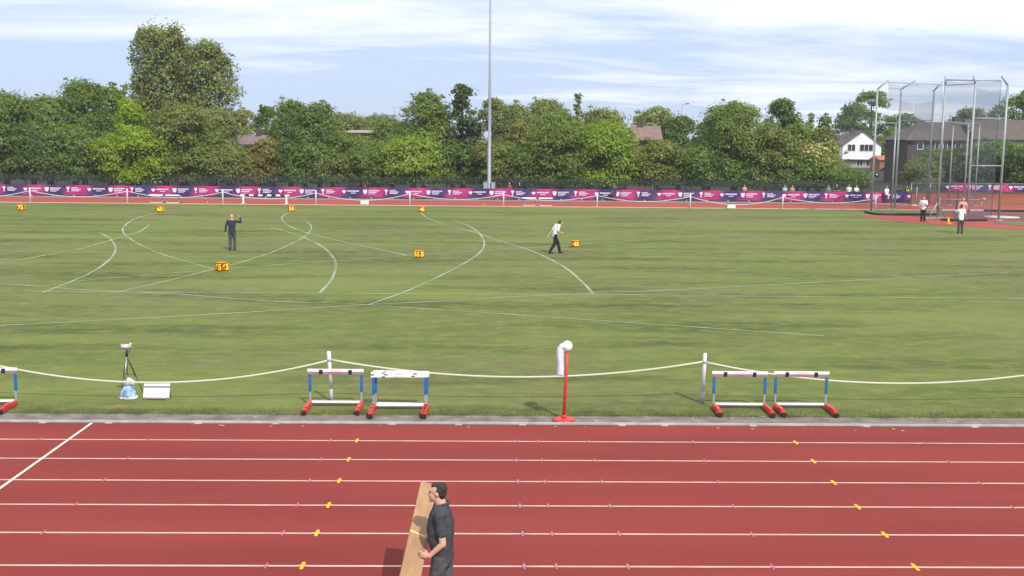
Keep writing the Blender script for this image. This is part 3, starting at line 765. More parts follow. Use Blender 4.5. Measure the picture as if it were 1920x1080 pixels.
def zfix(k, px, py):
    b_ = PS[k][0]; return Vector((b_.x, b_.y, atY(px, py, b_.y).z))
rail(zfix('A', 1645, 231), zfix('B', 1690, 231)); rail(zfix('B2', 1687, 226), zfix('C', 1750, 226), .03)
rail(zfix('P1', 1775, 228), zfix('R2', 1843, 233)); rail(zfix('P2', 1828, 222), zfix('P3', 1891, 222))
rail(zfix('P2', 1820, 311), zfix('P3', 1880, 311)); rail(zfix('R1', 1787, 232), zfix('R3', 1822, 234), .05)
rail(PS['P1'][2]-Vector((0, 0, .25)), PS['P3'][2]-Vector((0, 0, .30)), .05); rail(PS['P1'][1], PS['P2'][1], .03)
rail(PS['A'][2]-Vector((0, 0, .18)), PS['C'][2]-Vector((0, 0, .3)), .03); rail(PS['A'][2]-Vector((0, 0, .6)), PS['B'][1], .02)
MB().tube([zfix('C', 1752, 170), zfix('C', 1752, 170)+Vector((-.2, 0, 0))], .03).build('hook', M_gal, cage)
def net(a_, b_, z0a, z0b, n=14, fold=.12, zt=None):
    mb = MB(); vs = []
    for j in range(9):
        for i in range(n+1):
            s = i/n; q_ = a_.lerp(b_, s); zb = z0a+(z0b-z0a)*s; z = q_.z+(zb-q_.z)*j/8
            drape = -.35*math.sin(math.pi*s)*(1-j/8)
            f_ = fold*mnoise.noise(Vector((s*8, j*.35, a_.x)))
            vs.append((q_.x+f_, q_.y+f_, z+drape*.5))
    mb.add(vs, [(j*(n+1)+i, j*(n+1)+i+1, (j+1)*(n+1)+i+1, (j+1)*(n+1)+i) for j in range(8) for i in range(n)], True)
    mb.build('net', M_net, cage)
dz = Vector((0, 0, .25))
net(PS['A'][2]-dz, PS['B'][2]-dz, 7.9, 7.9)
net(PS['B'][2]-dz, PS['C'][2]-dz, .3, .3)
net(PS['C'][2]-dz, zfix('P1', 1777, 205), .3, .3)
net(zfix('B', 1694, 190), zfix('C', 1752, 190), 6.4, 6.4)
net(PS['P1'][2]-dz, PS['P2'][2]-dz, .3, .3)
net(PS['P2'][2]-dz, PS['P3'][2]-dz, .3, .3)
net(PS['P2'][1]-dz, PS['P3'][1]-dz, 6.6, 6.4)
net(PS['P3'][2]-dz, PS['P3'][1]+Vector((.8, 3, -1.2)), .3, .3)
# dark gathered hems of the nets on the ground
M_hem = mat('net_hem', (.02, .022, .02), .95, .3, 5)
def hem(P, r=.09):
    pts = catmull([at(x, y) for x, y in P], 5); mb = MB()
    mb.tube([(p_.x, p_.y, r*.8+.03*mnoise.noise(p_*2)) for p_ in pts], [r*(1+.3*mnoise.noise(p_*1.5)) for p_ in pts], 8); mb.build('net_hem', M_hem, cage)
hem([(1622, 399), (1640, 403), (1660, 404), (1700, 404.5), (1757, 404)]); hem([(1764, 414), (1800, 415.5), (1850, 415)]); hem([(1790, 396), (1850, 397), (1920, 398)], .10)
# slanted brace foot at P1
b_ = PS['P1'][0]
MB().tube([(b_.x-.65, b_.y-.1, .06), (b_.x+.02, b_.y, 1.3)], .05, 8).tube([(b_.x+.75, b_.y+.2, .06), (b_.x+.02, b_.y, 1.1)], .04, 8).build('brace', M_gal, cage)
MB().bbox((b_.x-.1, b_.y, .08), (1.9, .5, .12), .02).build('ballast', mat('ballast_grey', (.32, .29, .29), .8, .15, 3), cage)
# throwing circle
q = at(1878, 408); struct('throwing_circle', MB().tube([(q.x, q.y, .03), (q.x, q.y, .07)], [1.25, 1.22], 40), mat('circle_rim', (.50, .42, .42), .7, .1, 2))
# equipment rack inside the cage
q = at(1800, 397)
t = thing('equipment_rack', 'low grey tubular rack with white base bars inside the cage', 'rack', (q.x, q.y, .03))
for s in (-1, 1):
    MB().tube([(s*1.7, 0, .0), (s*1.7, 0, .95)], .05, 8).build('upright', M_gal, t)
    MB().ell((s*1.8, -.1, 1.0), (.16, .12, .10), seg=10).build('hub', mat('hub_pink', (.60, .45, .42), .6, .1, 3), t)
MB().tube([(-1.7, 0, .95), (1.7, 0, .95)], .035, 8).build('top_bar', M_gal, t)
for x, w_ in ((-1.0, 1.2), (.1, .5), (1.2, 1.1)): MB().bbox((x, -.2, .10), (w_, .3, .14), .02).build('base_bar', mat('base_pale', (.50, .44, .43), .6, .1, 3), t)
MB().bbox((-.15, 0, .5), (.35, .25, .8), .02).build('grey_box', mat('rack_box', (.13, .13, .14), .6, .1, 3), t)
# thin pole with foot
q = at(1714, 386)
t = thing('marker_pole', 'thin pale upright pole on a white foot before the brown wall', 'pole', (q.x, q.y, .01))
MB().tube([(.1, 0, .04), (.18, 0, 1.65)], .03, 8).build('pole', mat('pole_cream', (.60, .55, .35), .5, .1, 3), t); MB().bbox((0, 0, .04), (.5, .4, .07), .02).build('foot', M_fw, t)

# ---------------------------------------------------------------- people
M_skin = mat('skin', (.52, .27, .19), .5, .08, 12, spec=.4); M_skin2 = mat('skin_fair', (.60, .34, .26), .5, .08, 12, spec=.4)
def wrinkle(me, amp):
    n = len(me.vertices); co = np.empty(n*3, np.float32); no = np.empty(n*3, np.float32)
    me.vertices.foreach_get('co', co); me.vertices.foreach_get('normal', no); co = co.reshape(-1, 3); no = no.reshape(-1, 3)
    k = np.array([mnoise.noise((x*9, y*9+z*7, z*4))+.6*mnoise.noise((x*16+z*12, y*16, z*9)) for x, y, z in co.tolist()], np.float32)
    me.vertices.foreach_set('co', (co+no*(k*amp)[:, None]).ravel()); me.update()
def cloth(n, c, v=.15): return mat('cloth_'+n, c, .85, v, 7, bump=.35, bscale=16, spec=.15)
def person(label, loc, rotz, P=None, top=None, legs=None, hair=None, sleeve=.45, skin=None, vox=.011, group=None, scale=1.0, shorts=None, long_hair=False, shoe=(.02, .02, .02), curl=.5, handdir=None, eyes=False, topname='shirt', bag=None, female=False, cap=None, stout=1.0):
    J = dict(pelvis=(0, 0, .95), waist=(0, .0, 1.10), chest=(0, .01, 1.30), neck=(0, 0, 1.48), head=(0, .02, 1.655),
             lsh=(-.185, 0, 1.43), rsh=(.185, 0, 1.43), lel=(-.235, -.02, 1.14), rel=(.235, -.02, 1.14), lwr=(-.25, .07, .90), rwr=(.25, .07, .90),
             lhip=(-.09, 0, .93), rhip=(.09, 0, .93), lkn=(-.10, .02, .50), rkn=(.10, .02, .50), lan=(-.11, -.02, .09), ran=(.11, -.02, .09))
    if P: J.update(P)
    J = {k: Vector(v) for k, v in J.items()}
    t = thing('person', label, 'person', loc, rotz, group); t.scale = (scale,)*3
    sk_ = skin or M_skin; hd = J['head']
    B = MB()
    # head
    B.ell(hd+Vector((0, -.012, .022)), (.074, .092, .098)); B.ell(hd+Vector((0, .026, -.045)), (.060, .070, .066)); B.ell(hd+Vector((0, .066, -.090)), (.032, .026, .026), seg=10)
    B.cap(hd+Vector((0, .092, .018)), hd+Vector((0, .112, -.016)), .010, .015, 8); B.ell(hd+Vector((0, .088, -.052)), (.026, .014, .011), seg=10)
    B.ell(hd+Vector((0, .074, .036)), (.050, .014, .012), seg=10)
    for s in (-1, 1): B.ell(hd+Vector((s*.077, -.008, -.005)), (.010, .017, .028), seg=10); B.ell(hd+Vector((s*.034, .056, -.025)), (.022, .022, .026), seg=8)
    B.cap(hd+Vector((0, -.015, -.05)), J['neck']+Vector((0, -.01, -.02)), .058, .070)
    # torso
    def tor(e, hem=.0):
        ne, ch, wa, pe = J['neck'], J['chest'], J['waist'], J['pelvis']
        rg = [(pe+Vector((0, 0, -.10-hem)), .150+e, .105+e), (pe+Vector((0, 0, -.02)), .165+e, .112+e), (wa, (.148+e)*stout, (.104+e)*stout), (wa.lerp(ch, .5), (.158+e)*stout, (.112+e)*stout),
              (ch, .175+e, (.120+e)*(1+stout)/2), (ch.lerp(ne, .5)+Vector((0, 0, .02)), .175+e, .100+e), (ch.lerp(ne, .82), .125+e, .078+e), (ne, .068+e, .064+e)]
        return rg
    B.loft(tor(0)[::1])
    for s in 'lr':
        sg = -1 if s == 'l' else 1
        sh, el, wr = J[s+'sh'], J[s+'el'], J[s+'wr']; B.cap(sh, el, .050, .040); B.cap(el, wr, .040, .027); B.ell(sh, .056)
        hi, kn, an = J[s+'hip'], J[s+'kn'], J[s+'an']; B.cap(hi, kn, .080, .050); B.cap(kn, an, .049, .036); calf = kn.lerp(an, .35)+Vector((0, -.012, 0)); B.ell(calf, (.046, .048, .10))
        fd = Vector((0, 1, 0)) if not (P and s+'toe' in P) else (J[s+'toe']-an).normalized()
        B.cap(an+Vector((0, -.03, -.045)), an+fd*.15+Vector((0, 0, -.06)), .036, .028, 10)
        # hand
        d = (wr-el).normalized()
        if handdir and s in handdir: d = Vector(handdir[s]).normalized()
        side = Vector((0, 1, 0)) if abs(d.y) < .8 else Vector((0, 0, 1)); side = (side-d*side.dot(d)).normalized(); nm = d.cross(side)*(sg)
        if nm.x*sg > 0: nm = -nm
        Mh = Matrix((side, nm, d)).transposed()
        B.ell(wr+d*.052, (.040, .017, .052), Mh, 12)
        for k, (o_, ln) in enumerate(((-.030, .060), (-.010, .072), (.010, .078), (.030, .070))):
            b0 = wr+d*.090+side*o_; c1 = (d*math.cos(curl*.6)+nm*math.sin(curl*.6)+side*o_*1.2).normalized(); c2 = (d*math.cos(curl*1.6)+nm*math.sin(curl*1.6)).normalized()
            m1 = b0+c1*ln*.5; B.cap(b0, m1, .0095, .009, 8); B.cap(m1, m1+c2*ln*.5, .009, .0075, 8)
        th0 = wr+d*.03+side*.034; th1 = th0+(d*.7+side*.55+nm*.3).normalized()*.036; B.cap(th0, th1, .012, .010, 8); B.cap(th1, th1+(d*.9+nm*.4).normalized()*.028, .010, .008, 8)
    Hn = 0
    body = voxel(B.build('body', sk_, t), vox, 2)
    tm = top; C = MB(); tr_ = tor(.014, .03); tr_[-1] = (J['neck']+Vector((0, -.004, .012)), .090, .088); C.loft(tr_)
    for s in 'lr':
        sh, el, wr = J[s+'sh'], J[s+'el'], J[s+'wr']; C.ell(sh, .070)
        if sleeve <= 1: e1 = sh.lerp(el, sleeve*1.25 if sleeve < .8 else 1); C.cap(sh, e1, .066, .062)
        else: C.cap(sh, el, .066, .055); C.cap(el, el.lerp(wr, .95), .054, .040)
    if tm: 
        o = voxel(C.build(topname, tm, t), max(vox, .010), 3)
        wrinkle(o.data, .011)
    if legs:
        T_ = MB(); pe = J['pelvis']; T_.loft([(pe+Vector((0, 0, -.14)), .165, .115), (pe+Vector((0, 0, -.05)), .175, .122), (pe+Vector((0, 0, .06)), .160, .112)])
        for s in 'lr':
            hi, kn, an = J[s+'hip'], J[s+'kn'], J[s+'an']
            if shorts: T_.cap(hi, hi.lerp(kn, shorts), .098, .088)
            else: T_.cap(hi, kn, .102, .083); T_.cap(kn, an+Vector((0, 0, .02)), .083, .068)
        o = voxel(T_.build('shorts' if shorts else 'trousers', legs, t), max(vox, .010), 3)
        wrinkle(o.data, .009)
    ms = mat('shoe_%d' % int(shoe[0]*1000), shoe, .5, .1, 6)
    for s in 'lr':
        an = J[s+'an']; fd = Vector((0, 1, 0)) if not (P and s+'toe' in P) else (J[s+'toe']-an).normalized()
        sh_ = MB().cap(an+Vector((0, -.03, -.045)), an+fd*.15+Vector((0, 0, -.055)), .045, .036, 10).cap(an+Vector((0, -.01, 0)), an+Vector((0, 0, -.05)), .042, .045, 10)
        sh_.build('shoe', ms, t)
    if hair:
        H_ = MB(); H_.ell(hd+Vector((0, -.040, .042)), (.082, .080, .084), seg=20); H_.ell(hd+Vector((0, -.055, -.01)), (.072, .055, .075), seg=16)
        H_.ell(hd+Vector((0, .006, .090)), (.062, .062, .028), seg=14)
        if long_hair: H_.ell(hd+Vector((0, -.07, -.10)), (.075, .045, .13), seg=14)
        crumple(H_, .016, 32)
        voxel(H_.build('hair', hair, t), max(.009, vox), 1)
    if eyes:
        for s in (-1, 1):
            MB().ell(hd+Vector((s*.031, .076, .010)), (.006, .005, .004), seg=10).build('eye', M_blk, t)
    if cap:
        K = MB(); K.ell(hd+Vector((0, -.01, .06)), (.09, .10, .075), seg=16); K.ell(hd+Vector((0, .11, .05)), (.06, .07, .012), seg=12); K.build('cap', cap, t)
    return t, J
M_hd = mat('hair_dark', (.045, .03, .022), .7, .3, 40, bump=.5, bscale=60); M_hb2 = mat('hair_brown', (.042, .029, .021), .65, .35, 30, bump=.5, bscale=70)
M_hf = mat('hair_fair', (.35, .24, .12), .7, .3, 30); M_hr = mat('hair_ginger', (.25, .09, .03), .7, .3, 30)
M_hg = mat('hair_grey', (.36, .34, .32), .7, .3, 30)
c_white = cloth('white', (.78, .77, .80), .04); c_black = cloth('black', (.022, .022, .028)); c_navy = cloth('navy', (.035, .04, .065)); c_char = cloth('charcoal', (.060, .062, .070)); c_grey = cloth('grey', (.075, .075, .080))
# man in dark jacket, back to camera, right arm raised
q = at(436, 470)
person('bald person in dark jacket seen from behind, right arm raised beside the head', (q.x, q.y, .012), R(4), dict(rel=(.43, .0, 1.40), rwr=(.40, .02, 1.63), lel=(-.30, -.02, 1.15), lwr=(-.31, -.02, .92), rkn=(.11, .03, .50), ran=(.12, -.05, .09)),
       c_navy, c_grey, None, 2, M_skin2, handdir={'r': (-.55, 0, .8)}, topname='jacket', group='officials on the infield')
# walking man in white shirt
q = at(1040, 476)
person('person in white shirt and black trousers walking across the infield with head bowed', (q.x, q.y, .012), R(-72), dict(neck=(0, .19, 1.41), head=(0, .30, 1.50), chest=(0, .10, 1.28), waist=(0, .03, 1.10), lsh=(-.185, .12, 1.38), rsh=(.185, .12, 1.38),
       lel=(-.23, -.06, 1.12), lwr=(-.24, -.22, .90), rel=(.24, .06, 1.10), rwr=(.22, .24, 1.04), lkn=(-.09, .20, .51), lan=(-.09, .30, .10), rkn=(.09, -.04, .50), ran=(.09, -.28, .12)), c_white, c_black, M_hd, .6, group='officials on the infield')
# officials by the cage
q = at(1730, 416)
person('person in loose white shirt and black trousers standing left of the yellow cone', (q.x, q.y, .02), R(140), dict(lel=(-.25, .08, 1.18), lwr=(-.12, .27, 1.28), rel=(.26, .02, 1.14)), c_white, c_black, M_hd, .7, group='officials near the throwing cage')
q = at(1800, 438)
person('person in white shirt right of the cone with left arm raised, seen from behind', (q.x, q.y, .012), R(0), dict(lel=(-.30, .12, 1.28), lwr=(-.42, .18, 1.52), rel=(.27, -.03, 1.14), rwr=(.29, .05, .92)), c_white, c_grey, M_hd, .5, group='officials near the throwing cage', handdir={'l': (-.1, 0, 1)})
q = at(1803, 420)
person('person in pink shirt behind the one in white who raises an arm', (q.x, q.y, .03), R(170), dict(lel=(-.27, .05, 1.16), rel=(.27, .05, 1.16)), cloth('pink', (.75, .32, .30), .2), c_black, M_hf, .6, M_skin2, group='officials near the throwing cage')
# spectators behind and before the banner
sp = [
 (955.5, 352, YB+1.3, 'spectator head with fair hair and red top just right of the mast', cloth('red', (.35, .06, .05)), M_hf, 180, 1.0, 0),
 (974, 352.5, YB+1.3, 'dark topped spectator second to the right of the mast', c_black, M_hf, 190, 1.0, 0),
 (1153, 347, YB-.7, 'spectator in dark purple standing in front of the banner', cloth('purple', (.06, .04, .09)), M_hr, 10, 1.03, 0),
 (1396, 352.5, YB+1.2, 'fair spectator with bare shoulders leaning on the banner above the notice board', M_skin2, M_hr, 160, .95, 0),
 (1472, 350.5, YB+1.2, 'spectator in pale blue shirt behind the banner', cloth('paleblue', (.42, .55, .62), .1), M_hg, 180, 1.0, 0),
 (1486, 353, YB+1.2, 'spectator in beige top beside the one in pale blue', cloth('beige', (.40, .32, .22), .1), M_hf, 185, .95, 0),
 (1554, 347, YB+2.0, 'spectator in grey green top left of the one holding something', cloth('sage', (.22, .26, .20), .15), M_hd, 170, 1.0, 0),
 (1569, 346, YB+1.6, 'spectator in dark top with pale forearms between grey green and white tops', c_black, M_hf, 200, 1.02, 1),
 (1592, 346, YB+1.3, 'left spectator of the two in white tops behind the banner', c_white, M_hd, 170, 1.02, 0),
 (1606, 347, YB+1.3, 'right spectator of the two in white tops behind the banner', c_white, M_hd, 200, 1.0, 1),
 (1663, 349, YB-.3, 'spectator in white top standing at the end of the banner by the cage', c_white, M_hf, 20, 1.0, 0),
 (1685, 352, YB+.3, 'spectator in dark clothes between the cage posts', c_navy, M_hd, 0, .98, 0),
 (1701, 349, YB+1.8, 'steward in black with a yellow high visibility yoke beside the wall end', c_black, M_hd, 180, 1.03, 0),
]
for i, (px, py, Y, lb, tp_, hr_, rz, sc, pose) in enumerate(sp):
    P = dict(lwr=(-.05, .28, 1.15), rwr=(.12, .30, 1.18), lel=(-.27, .06, 1.15), rel=(.27, .06, 1.15)) if pose else {}
    zt = atY(px, py, Y).z; sc = max(.82, min(1.12, zt/1.78))
    t, J = person(lb, (xof(px, Y, 1.4), Y, .005), R(rz), P, tp_, c_navy if i % 2 else c_grey, hr_, .6, M_skin2, vox=.02, group='spectators along the banner', scale=sc)
    if i == 12:
        M_hv = mat('high_vis', (.62, .80, .04), .6, .08, 5)
        MB().tube([(-.16, .13, 1.42), (-.06, .15, 1.20), (.06, .15, 1.20), (.16, .13, 1.42)], [.05, .065, .065, .05], 8).build('vest', M_hv, t)

# near man carrying the plank
zt = 1.79
q = at(829, 905, zt)
MX, MY = q.x, q.y
t, J = person('person with short dark hair in charcoal polo shirt carrying a long plank on the track', (MX, MY, .012), R(90-4), dict(
    lsh=(-.20, .0, 1.45), lel=(-.235, -.035, 1.13), lwr=(-.215, .12, .975), rsh=(.20, 0, 1.45), rel=(.23, .06, 1.15), rwr=(.19, .26, 1.0), pelvis=(0, -.01, .97), waist=(0, .02, 1.10),
    chest=(0, .015, 1.33), neck=(0, .015, 1.52), head=(0, .06, 1.66), lkn=(-.10, .10, .50), lan=(-.10, .05, .09), rkn=(.10, -.05, .50), ran=(.10, -.25, .12)),
    c_char, cloth('slate', (.085, .082, .090)), M_hb2, .50, M_skin2, vox=.0075, handdir={'l': (.15, .85, .1), 'r': (-.1, .8, .1)}, eyes=True, stout=1.25, topname='polo_shirt', curl=.9, shoe=(.05, .05, .05))
MB().tube([(-.082, .01, 1.530), (-.05, .07, 1.515), (0, .092, 1.505), (.05, .07, 1.515), (.082, .01, 1.530), (.05, -.06, 1.545), (0, -.075, 1.55), (-.05, -.06, 1.545), (-.082, .01, 1.530)], .016, 8).build('collar', c_char, t)
# plank: far end up, near end lower
A1 = at(805, 910, 1.32); A2 = at(769, 1080, .86)
dv = (A2-A1); A3 = A1+dv*1.75
M_ply = mat('plank_wood', (.37, .205, .105), .6, .14, 2, stretch=(6, .6, 6), col2=(.43, .25, .135))
ax = (A1-A3).normalized(); c_ = (A1+A3)/2; ln = (A1-A3).length
wv = Vector((1, 0, 0)); wv = (wv-ax*wv.dot(ax)).normalized(); nv = wv.cross(ax); roll = Matrix.Rotation(R(16), 3, ax); wv = roll @ wv; nv = roll @ nv
Mp = Matrix((wv, ax, nv)).transposed()
t = thing('plank', 'long pale wooden plank tilted away in the arms of the person on the track', 'plank', c_)
MB().bbox((0, 0, 0), (.235, ln, .075), .006, Mp).build('board', M_ply, t)
MB().box(Mp @ Vector((0, ln/2-1.12, .0386)), (.232, .03, .002), Mp @ Matrix.Rotation(R(-14), 3, 'Z')).build('tape', mat('tape_yellow', (.85, .55, .12), .5, .1, 6), t)

# ---------------------------------------------------------------- houses
M_rw = mat('render_white', (.80, .77, .80), .7, .04, 1); M_roof = mat('roof_tile', (.12, .095, .085), .85, .2, 2, stretch=(1, 1, 6), bump=.3, bscale=8); M_brick = mat('brick_dark', (.085, .062, .055), .9, .2, 3, bump=.2)
M_glass = mat('glass_dark', (.03, .035, .04), .15, .2, 2, spec=.6); M_frame = mat('frame_white', (.72, .72, .72), .5, .05, 3)
def window(par, x, y, z, w, h, panes=2, m=M_frame):
    f = MB(); f.box((x, y, z+h/2), (w, .08, .07)).box((x, y, z-h/2), (w, .08, .09))
    for k in range(panes+1): f.box((x-w/2+w*k/panes, y-.003, z), (.08, .08, h))
    fo = f.build('window', m, par); MB().box((x, y+.03, z), (w-.02, .03, h-.02)).build('pane', M_glass, fo); return fo
def gable(par, x0, x1, y0, y1, ze, zr, m, axis='x', over=.3, th=.16):
    mb = MB()
    if axis == 'x':   # ridge along y, gable faces camera
        xm = (x0+x1)/2
        for s, xa in ((-1, x0-over), (1, x1+over)):
            zz_ = ze-over*(zr-ze)/((x1-x0)/2)
            mb.add([(xa, y0-over, zz_), (xm, y0-over, zr), (xm, y1+over, zr), (xa, y1+over, zz_), (xa, y0-over, zz_+th), (xm, y0-over, zr+th), (xm, y1+over, zr+th), (xa, y1+over, zz_+th)],
                   [(0, 1, 5, 4), (4, 5, 6, 7), (0, 3, 2, 1), (2, 3, 7, 6), (0, 4, 7, 3)])
    else:
        ymid = (y0+y1)/2
        for yb in (y0-over, y1+over):
            mb.add([(x0-over, yb, ze-.1), (x1+over, yb, ze-.1), (x1+over, ymid, zr), (x0-over, ymid, zr), (x0-over, yb, ze-.1+th), (x1+over, yb, ze-.1+th), (x1+over, ymid, zr+th), (x0-over, ymid, zr+th)],
                   [(0, 1, 2, 3), (4, 7, 6, 5), (0, 4, 5, 1), (1, 5, 6, 2), (0, 3, 7, 4)])
    return mb.build('roof', m, par)
# white gabled house
Yh = 215.; xl = xof(1581, Yh, 5); xr = xof(1653, Yh, 5); ze = atY(1580, 272, Yh).z; zr_ = atY(1617, 246, Yh).z; zj = atY(1617, 299, Yh).z
t = thing('house', 'white rendered house with a gable facing the field left of the cage', 'house', (0, 0, 0))
xm = (xl+xr)/2
MB().add([(xl, Yh, zj), (xr, Yh, zj), (xr, Yh, ze), (xm, Yh, zr_), (xl, Yh, ze), (xl, Yh+9, zj), (xr, Yh+9, zj), (xr, Yh+9, ze), (xm, Yh+9, zr_), (xl, Yh+9, ze)],
         [(0, 1, 2, 3, 4), (1, 6, 7, 2), (5, 0, 4, 9), (9, 8, 7, 6, 5), (0, 5, 6, 1)]).build('upper_wall', M_rw, t)
MB().box(((xl+xr)/2-.6, Yh+5, zj/2), (xr-xl-1.2, 8.4, zj-.01)).build('lower_wall', mat('wall_grey', (.32, .30, .28), .8, .15, 2), t)
MB().box((xr-.55, Yh+4.6, zj/2-.05), (1.1, 8.6, zj-.1)).build('side_wall', M_rw, t)
rf = gable(t, xl, xr, Yh, Yh+9, ze, zr_, M_roof)
MB().box((xm-1.2, Yh+3, zr_+.2), (.8, .8, 1.0)).build('chimney', M_brick, rf)
zz_ = atY(1600, 277, Yh).z
window(t, xof(1597, Yh, 5), Yh-.03, zz_, 1.5, 1.3, 2); window(t, xof(1625, Yh, 5), Yh-.03, zz_, 2.6, 1.3, 3)
zz_ = atY(1620, 306, Yh).z; window(t, xof(1615, Yh, 2), Yh+.75, zz_, 1.2, 1.2, 2); window(t, xof(1634, Yh, 2), Yh+.75, zz_, 1.5, 1.2, 2)
# brown terrace
def terrace(label, px0, px1, Y, py_r, py_e, wallm, winspec, hip=0, dep=8, chim=None, rm=None):
    x0 = xof(px0, Y, 5); x1 = xof(px1, Y, 5); ze = atY((px0+px1)/2, py_e, Y).z; zr = atY((px0+px1)/2, py_r, Y+dep/2).z
    t = thing('house', label, 'house', (0, 0, 0))
    MB().box(((x0+x1)/2, Y+dep/2, ze/2), (x1-x0, dep, ze)).build('wall', wallm, t)
    o_ = .35; a = [(x0-o_, Y-o_, ze), (x1+o_, Y-o_, ze), (x1+o_, Y+dep+o_, ze), (x0-o_, Y+dep+o_, ze)]
    xr0 = x0-o_+hip; r1 = (xr0, Y+dep/2, zr); r2 = (x1+o_, Y+dep/2, zr)
    rf = MB().add([a[0], a[1], a[2], a[3], r1, r2], [(0, 1, 5, 4), (2, 3, 4, 5), (3, 0, 4), (1, 2, 5), (0, 3, 2, 1)]).build('roof', rm or M_roof, t)
    MB().box(((x0+x1)/2, Y-o_-.03, ze-.06), (x1-x0+.8, .08, .16)).build('gutter', mat('gutter_dark', (.05, .045, .04), .6, .1, 2), rf)
    for (a0, a1, b0, b1, n) in winspec:
        xx0 = xof(a0, Y, 4); xx1 = xof(a1, Y, 4); zb = atY((a0+a1)/2, b1, Y).z; zt = atY((a0+a1)/2, b0, Y).z
        window(t, (xx0+xx1)/2, Y-.04, (zb+zt)/2, xx1-xx0, zt-zb, n)
    if chim:
        for c in chim: MB().box((xof(c, Y+dep/2, 9), Y+dep/2, zr+.3), (.8*Y/140-.1, .6, .8)).build('chimney', M_brick, rf)
    return t
M_roofb = mat('roof_brown', (.115, .092, .080), .9, .15, 1.5, stretch=(1, 1, 5), bump=.3, bscale=6)
terrace('brown roofed brick house behind the left half of the cage', 1702, 1824, 140, 229, 263, M_brick, [(1719, 1730, 267, 280, 1), (1752, 1775, 266, 283, 3), (1790, 1800, 268, 283, 1), (1803, 1810, 268, 283, 1)], hip=3.2, chim=[1793], rm=M_roofb)
terrace('cream walled house with long brown roof at the right edge', 1829, 1990, 139, 225, 262, mat('wall_cream', (.48, .42, .30), .85, .1, 2), [(1866, 1896, 265, 276, 2), (1928, 1950, 265, 280, 2)], hip=.4, rm=M_roofb)
terrace('house with mauve grey roof showing between the left trees', 424, 500, 113.5, 253, 271, M_brick, [], dep=4, hip=1.0, chim=[484], rm=mat('roof_mauve', (.20, .15, .15), .9, .15, 2))
terrace('pale roofed bungalow glimpsed left of the tallest conifer', 650, 712, 114, 244, 249, mat('wall_red', (.30, .14, .10), .8, .1, 2), [], dep=4, hip=.5, rm=mat('roof_pale', (.36, .28, .24), .9, .1, 2))
terrace('brick house with reddish roof and chimney right of the lime tree', 1178, 1236, 113.5, 236, 262, mat('wall_red2', (.22, .11, .09), .8, .1, 2), [], dep=4, hip=.9, chim=[1201], rm=mat('roof_red', (.22, .14, .13), .9, .15, 2))
# orange brick garage
Y = 190.; x0 = xof(1650, Y, 2); x1 = xof(1684, Y, 2); zt = atY(1665, 292, Y).z
t = thing('garage', 'low orange brick garage beside the white house', 'garage', ((x0+x1)/2, Y, 0))
MB().box((0, 2.5, (zt-.7)/2), (x1-x0, 5, zt-.7)).build('wall', mat('brick_orange', (.30, .12, .06), .85, .12, 2), t)
MB().add([(-(x1-x0)/2-.2, -.3, zt-.75), ((x1-x0)/2+.2, -.3, zt-.75), ((x1-x0)/2+.2, 2.5, zt), (-(x1-x0)/2-.2, 2.5, zt), (-(x1-x0)/2-.2, 5.3, zt-.75), ((x1-x0)/2+.2, 5.3, zt-.75)], [(0, 1, 2, 3), (3, 2, 5, 4), (0, 3, 4), (1, 5, 2), (0, 4, 5, 1)]).build('roof', mat('roof_orange', (.36, .15, .08), .85, .12, 2), t)
# vehicles
M_tyre = mat('tyre', (.02, .02, .02), .8, .1, 5)
def vehicle(name, label, cat, loc, rz, body, profile, wid, cabin, wheels, hw=.32):
    t = thing(name, label, cat, loc, rz)
    def side(poly, w0, w1):
        mb = MB(); n = len(poly); vs = [(x, -w0/2, z) for x, z in poly]+[(x, w0/2, z) for x, z in poly]
        mb.add(vs, [tuple(range(n)), tuple(range(n, 2*n))[::-1]]+[((i+1) % n, i, n+i, n+(i+1) % n) for i in range(n)]); return mb
    b_ = side(profile, wid, wid).build('body', body, t); md = None
    side(cabin, wid+.02, wid).build('windows', M_glass, t)
    for x in wheels:
        for s in (-1, 1):
            w_ = MB().tube([(x, s*(wid/2-.12), hw), (x, s*(wid/2+.03), hw)], hw, 18).build('wheel', M_tyre, t)
            MB().tube([(x, s*(wid/2+.03), hw), (x, s*(wid/2+.045), hw)], hw*.55, 12).build('rim', M_alu, w_)
    L_ = max(p_[0] for p_ in profile); l_ = min(p_[0] for p_ in profile)
    for s in (-1, 1):
        MB().bbox((L_-.02, s*(wid/2-.25), .68), (.08, .3, .16), .02).build('headlight', M_frame, t)
        MB().bbox((l_+.02, s*(wid/2-.2), .75), (.08, .2, .22), .02).build('tail_light', M_red, t)
    return t
q = at(1661, 332)
vehicle('parked_car', 'dark grey car parked at the fence below the white house', 'car', (q.x, q.y, 0), R(155), mat('car_grey', (.10, .11, .13), .3, .1, 3),
        [(-2.0, .25), (2.0, .25), (2.05, .7), (1.1, .92), (.5, 1.42), (-1.1, 1.45), (-1.85, .98), (-2.05, .8)], 1.7, [(.95, .93), (.42, 1.36), (-1.0, 1.38), (-1.65, .98)], (-1.25, 1.25))
q = at(1713, 325)
vehicle('parked_van', 'white van parked beside the brown brick house', 'van', (q.x, q.y, 0), R(-75), mat('van_white', (.70, .72, .74), .35, .05, 3),
        [(-2.3, .3), (2.4, .3), (2.45, 1.0), (1.9, 1.25), (1.2, 2.1), (-2.25, 2.2), (-2.35, 2.0)], 1.85, [(1.75, 1.25), (1.15, 1.95), (.4, 1.98), (.4, 1.25)], (-1.5, 1.5), .35)
q = at(1691, 320)
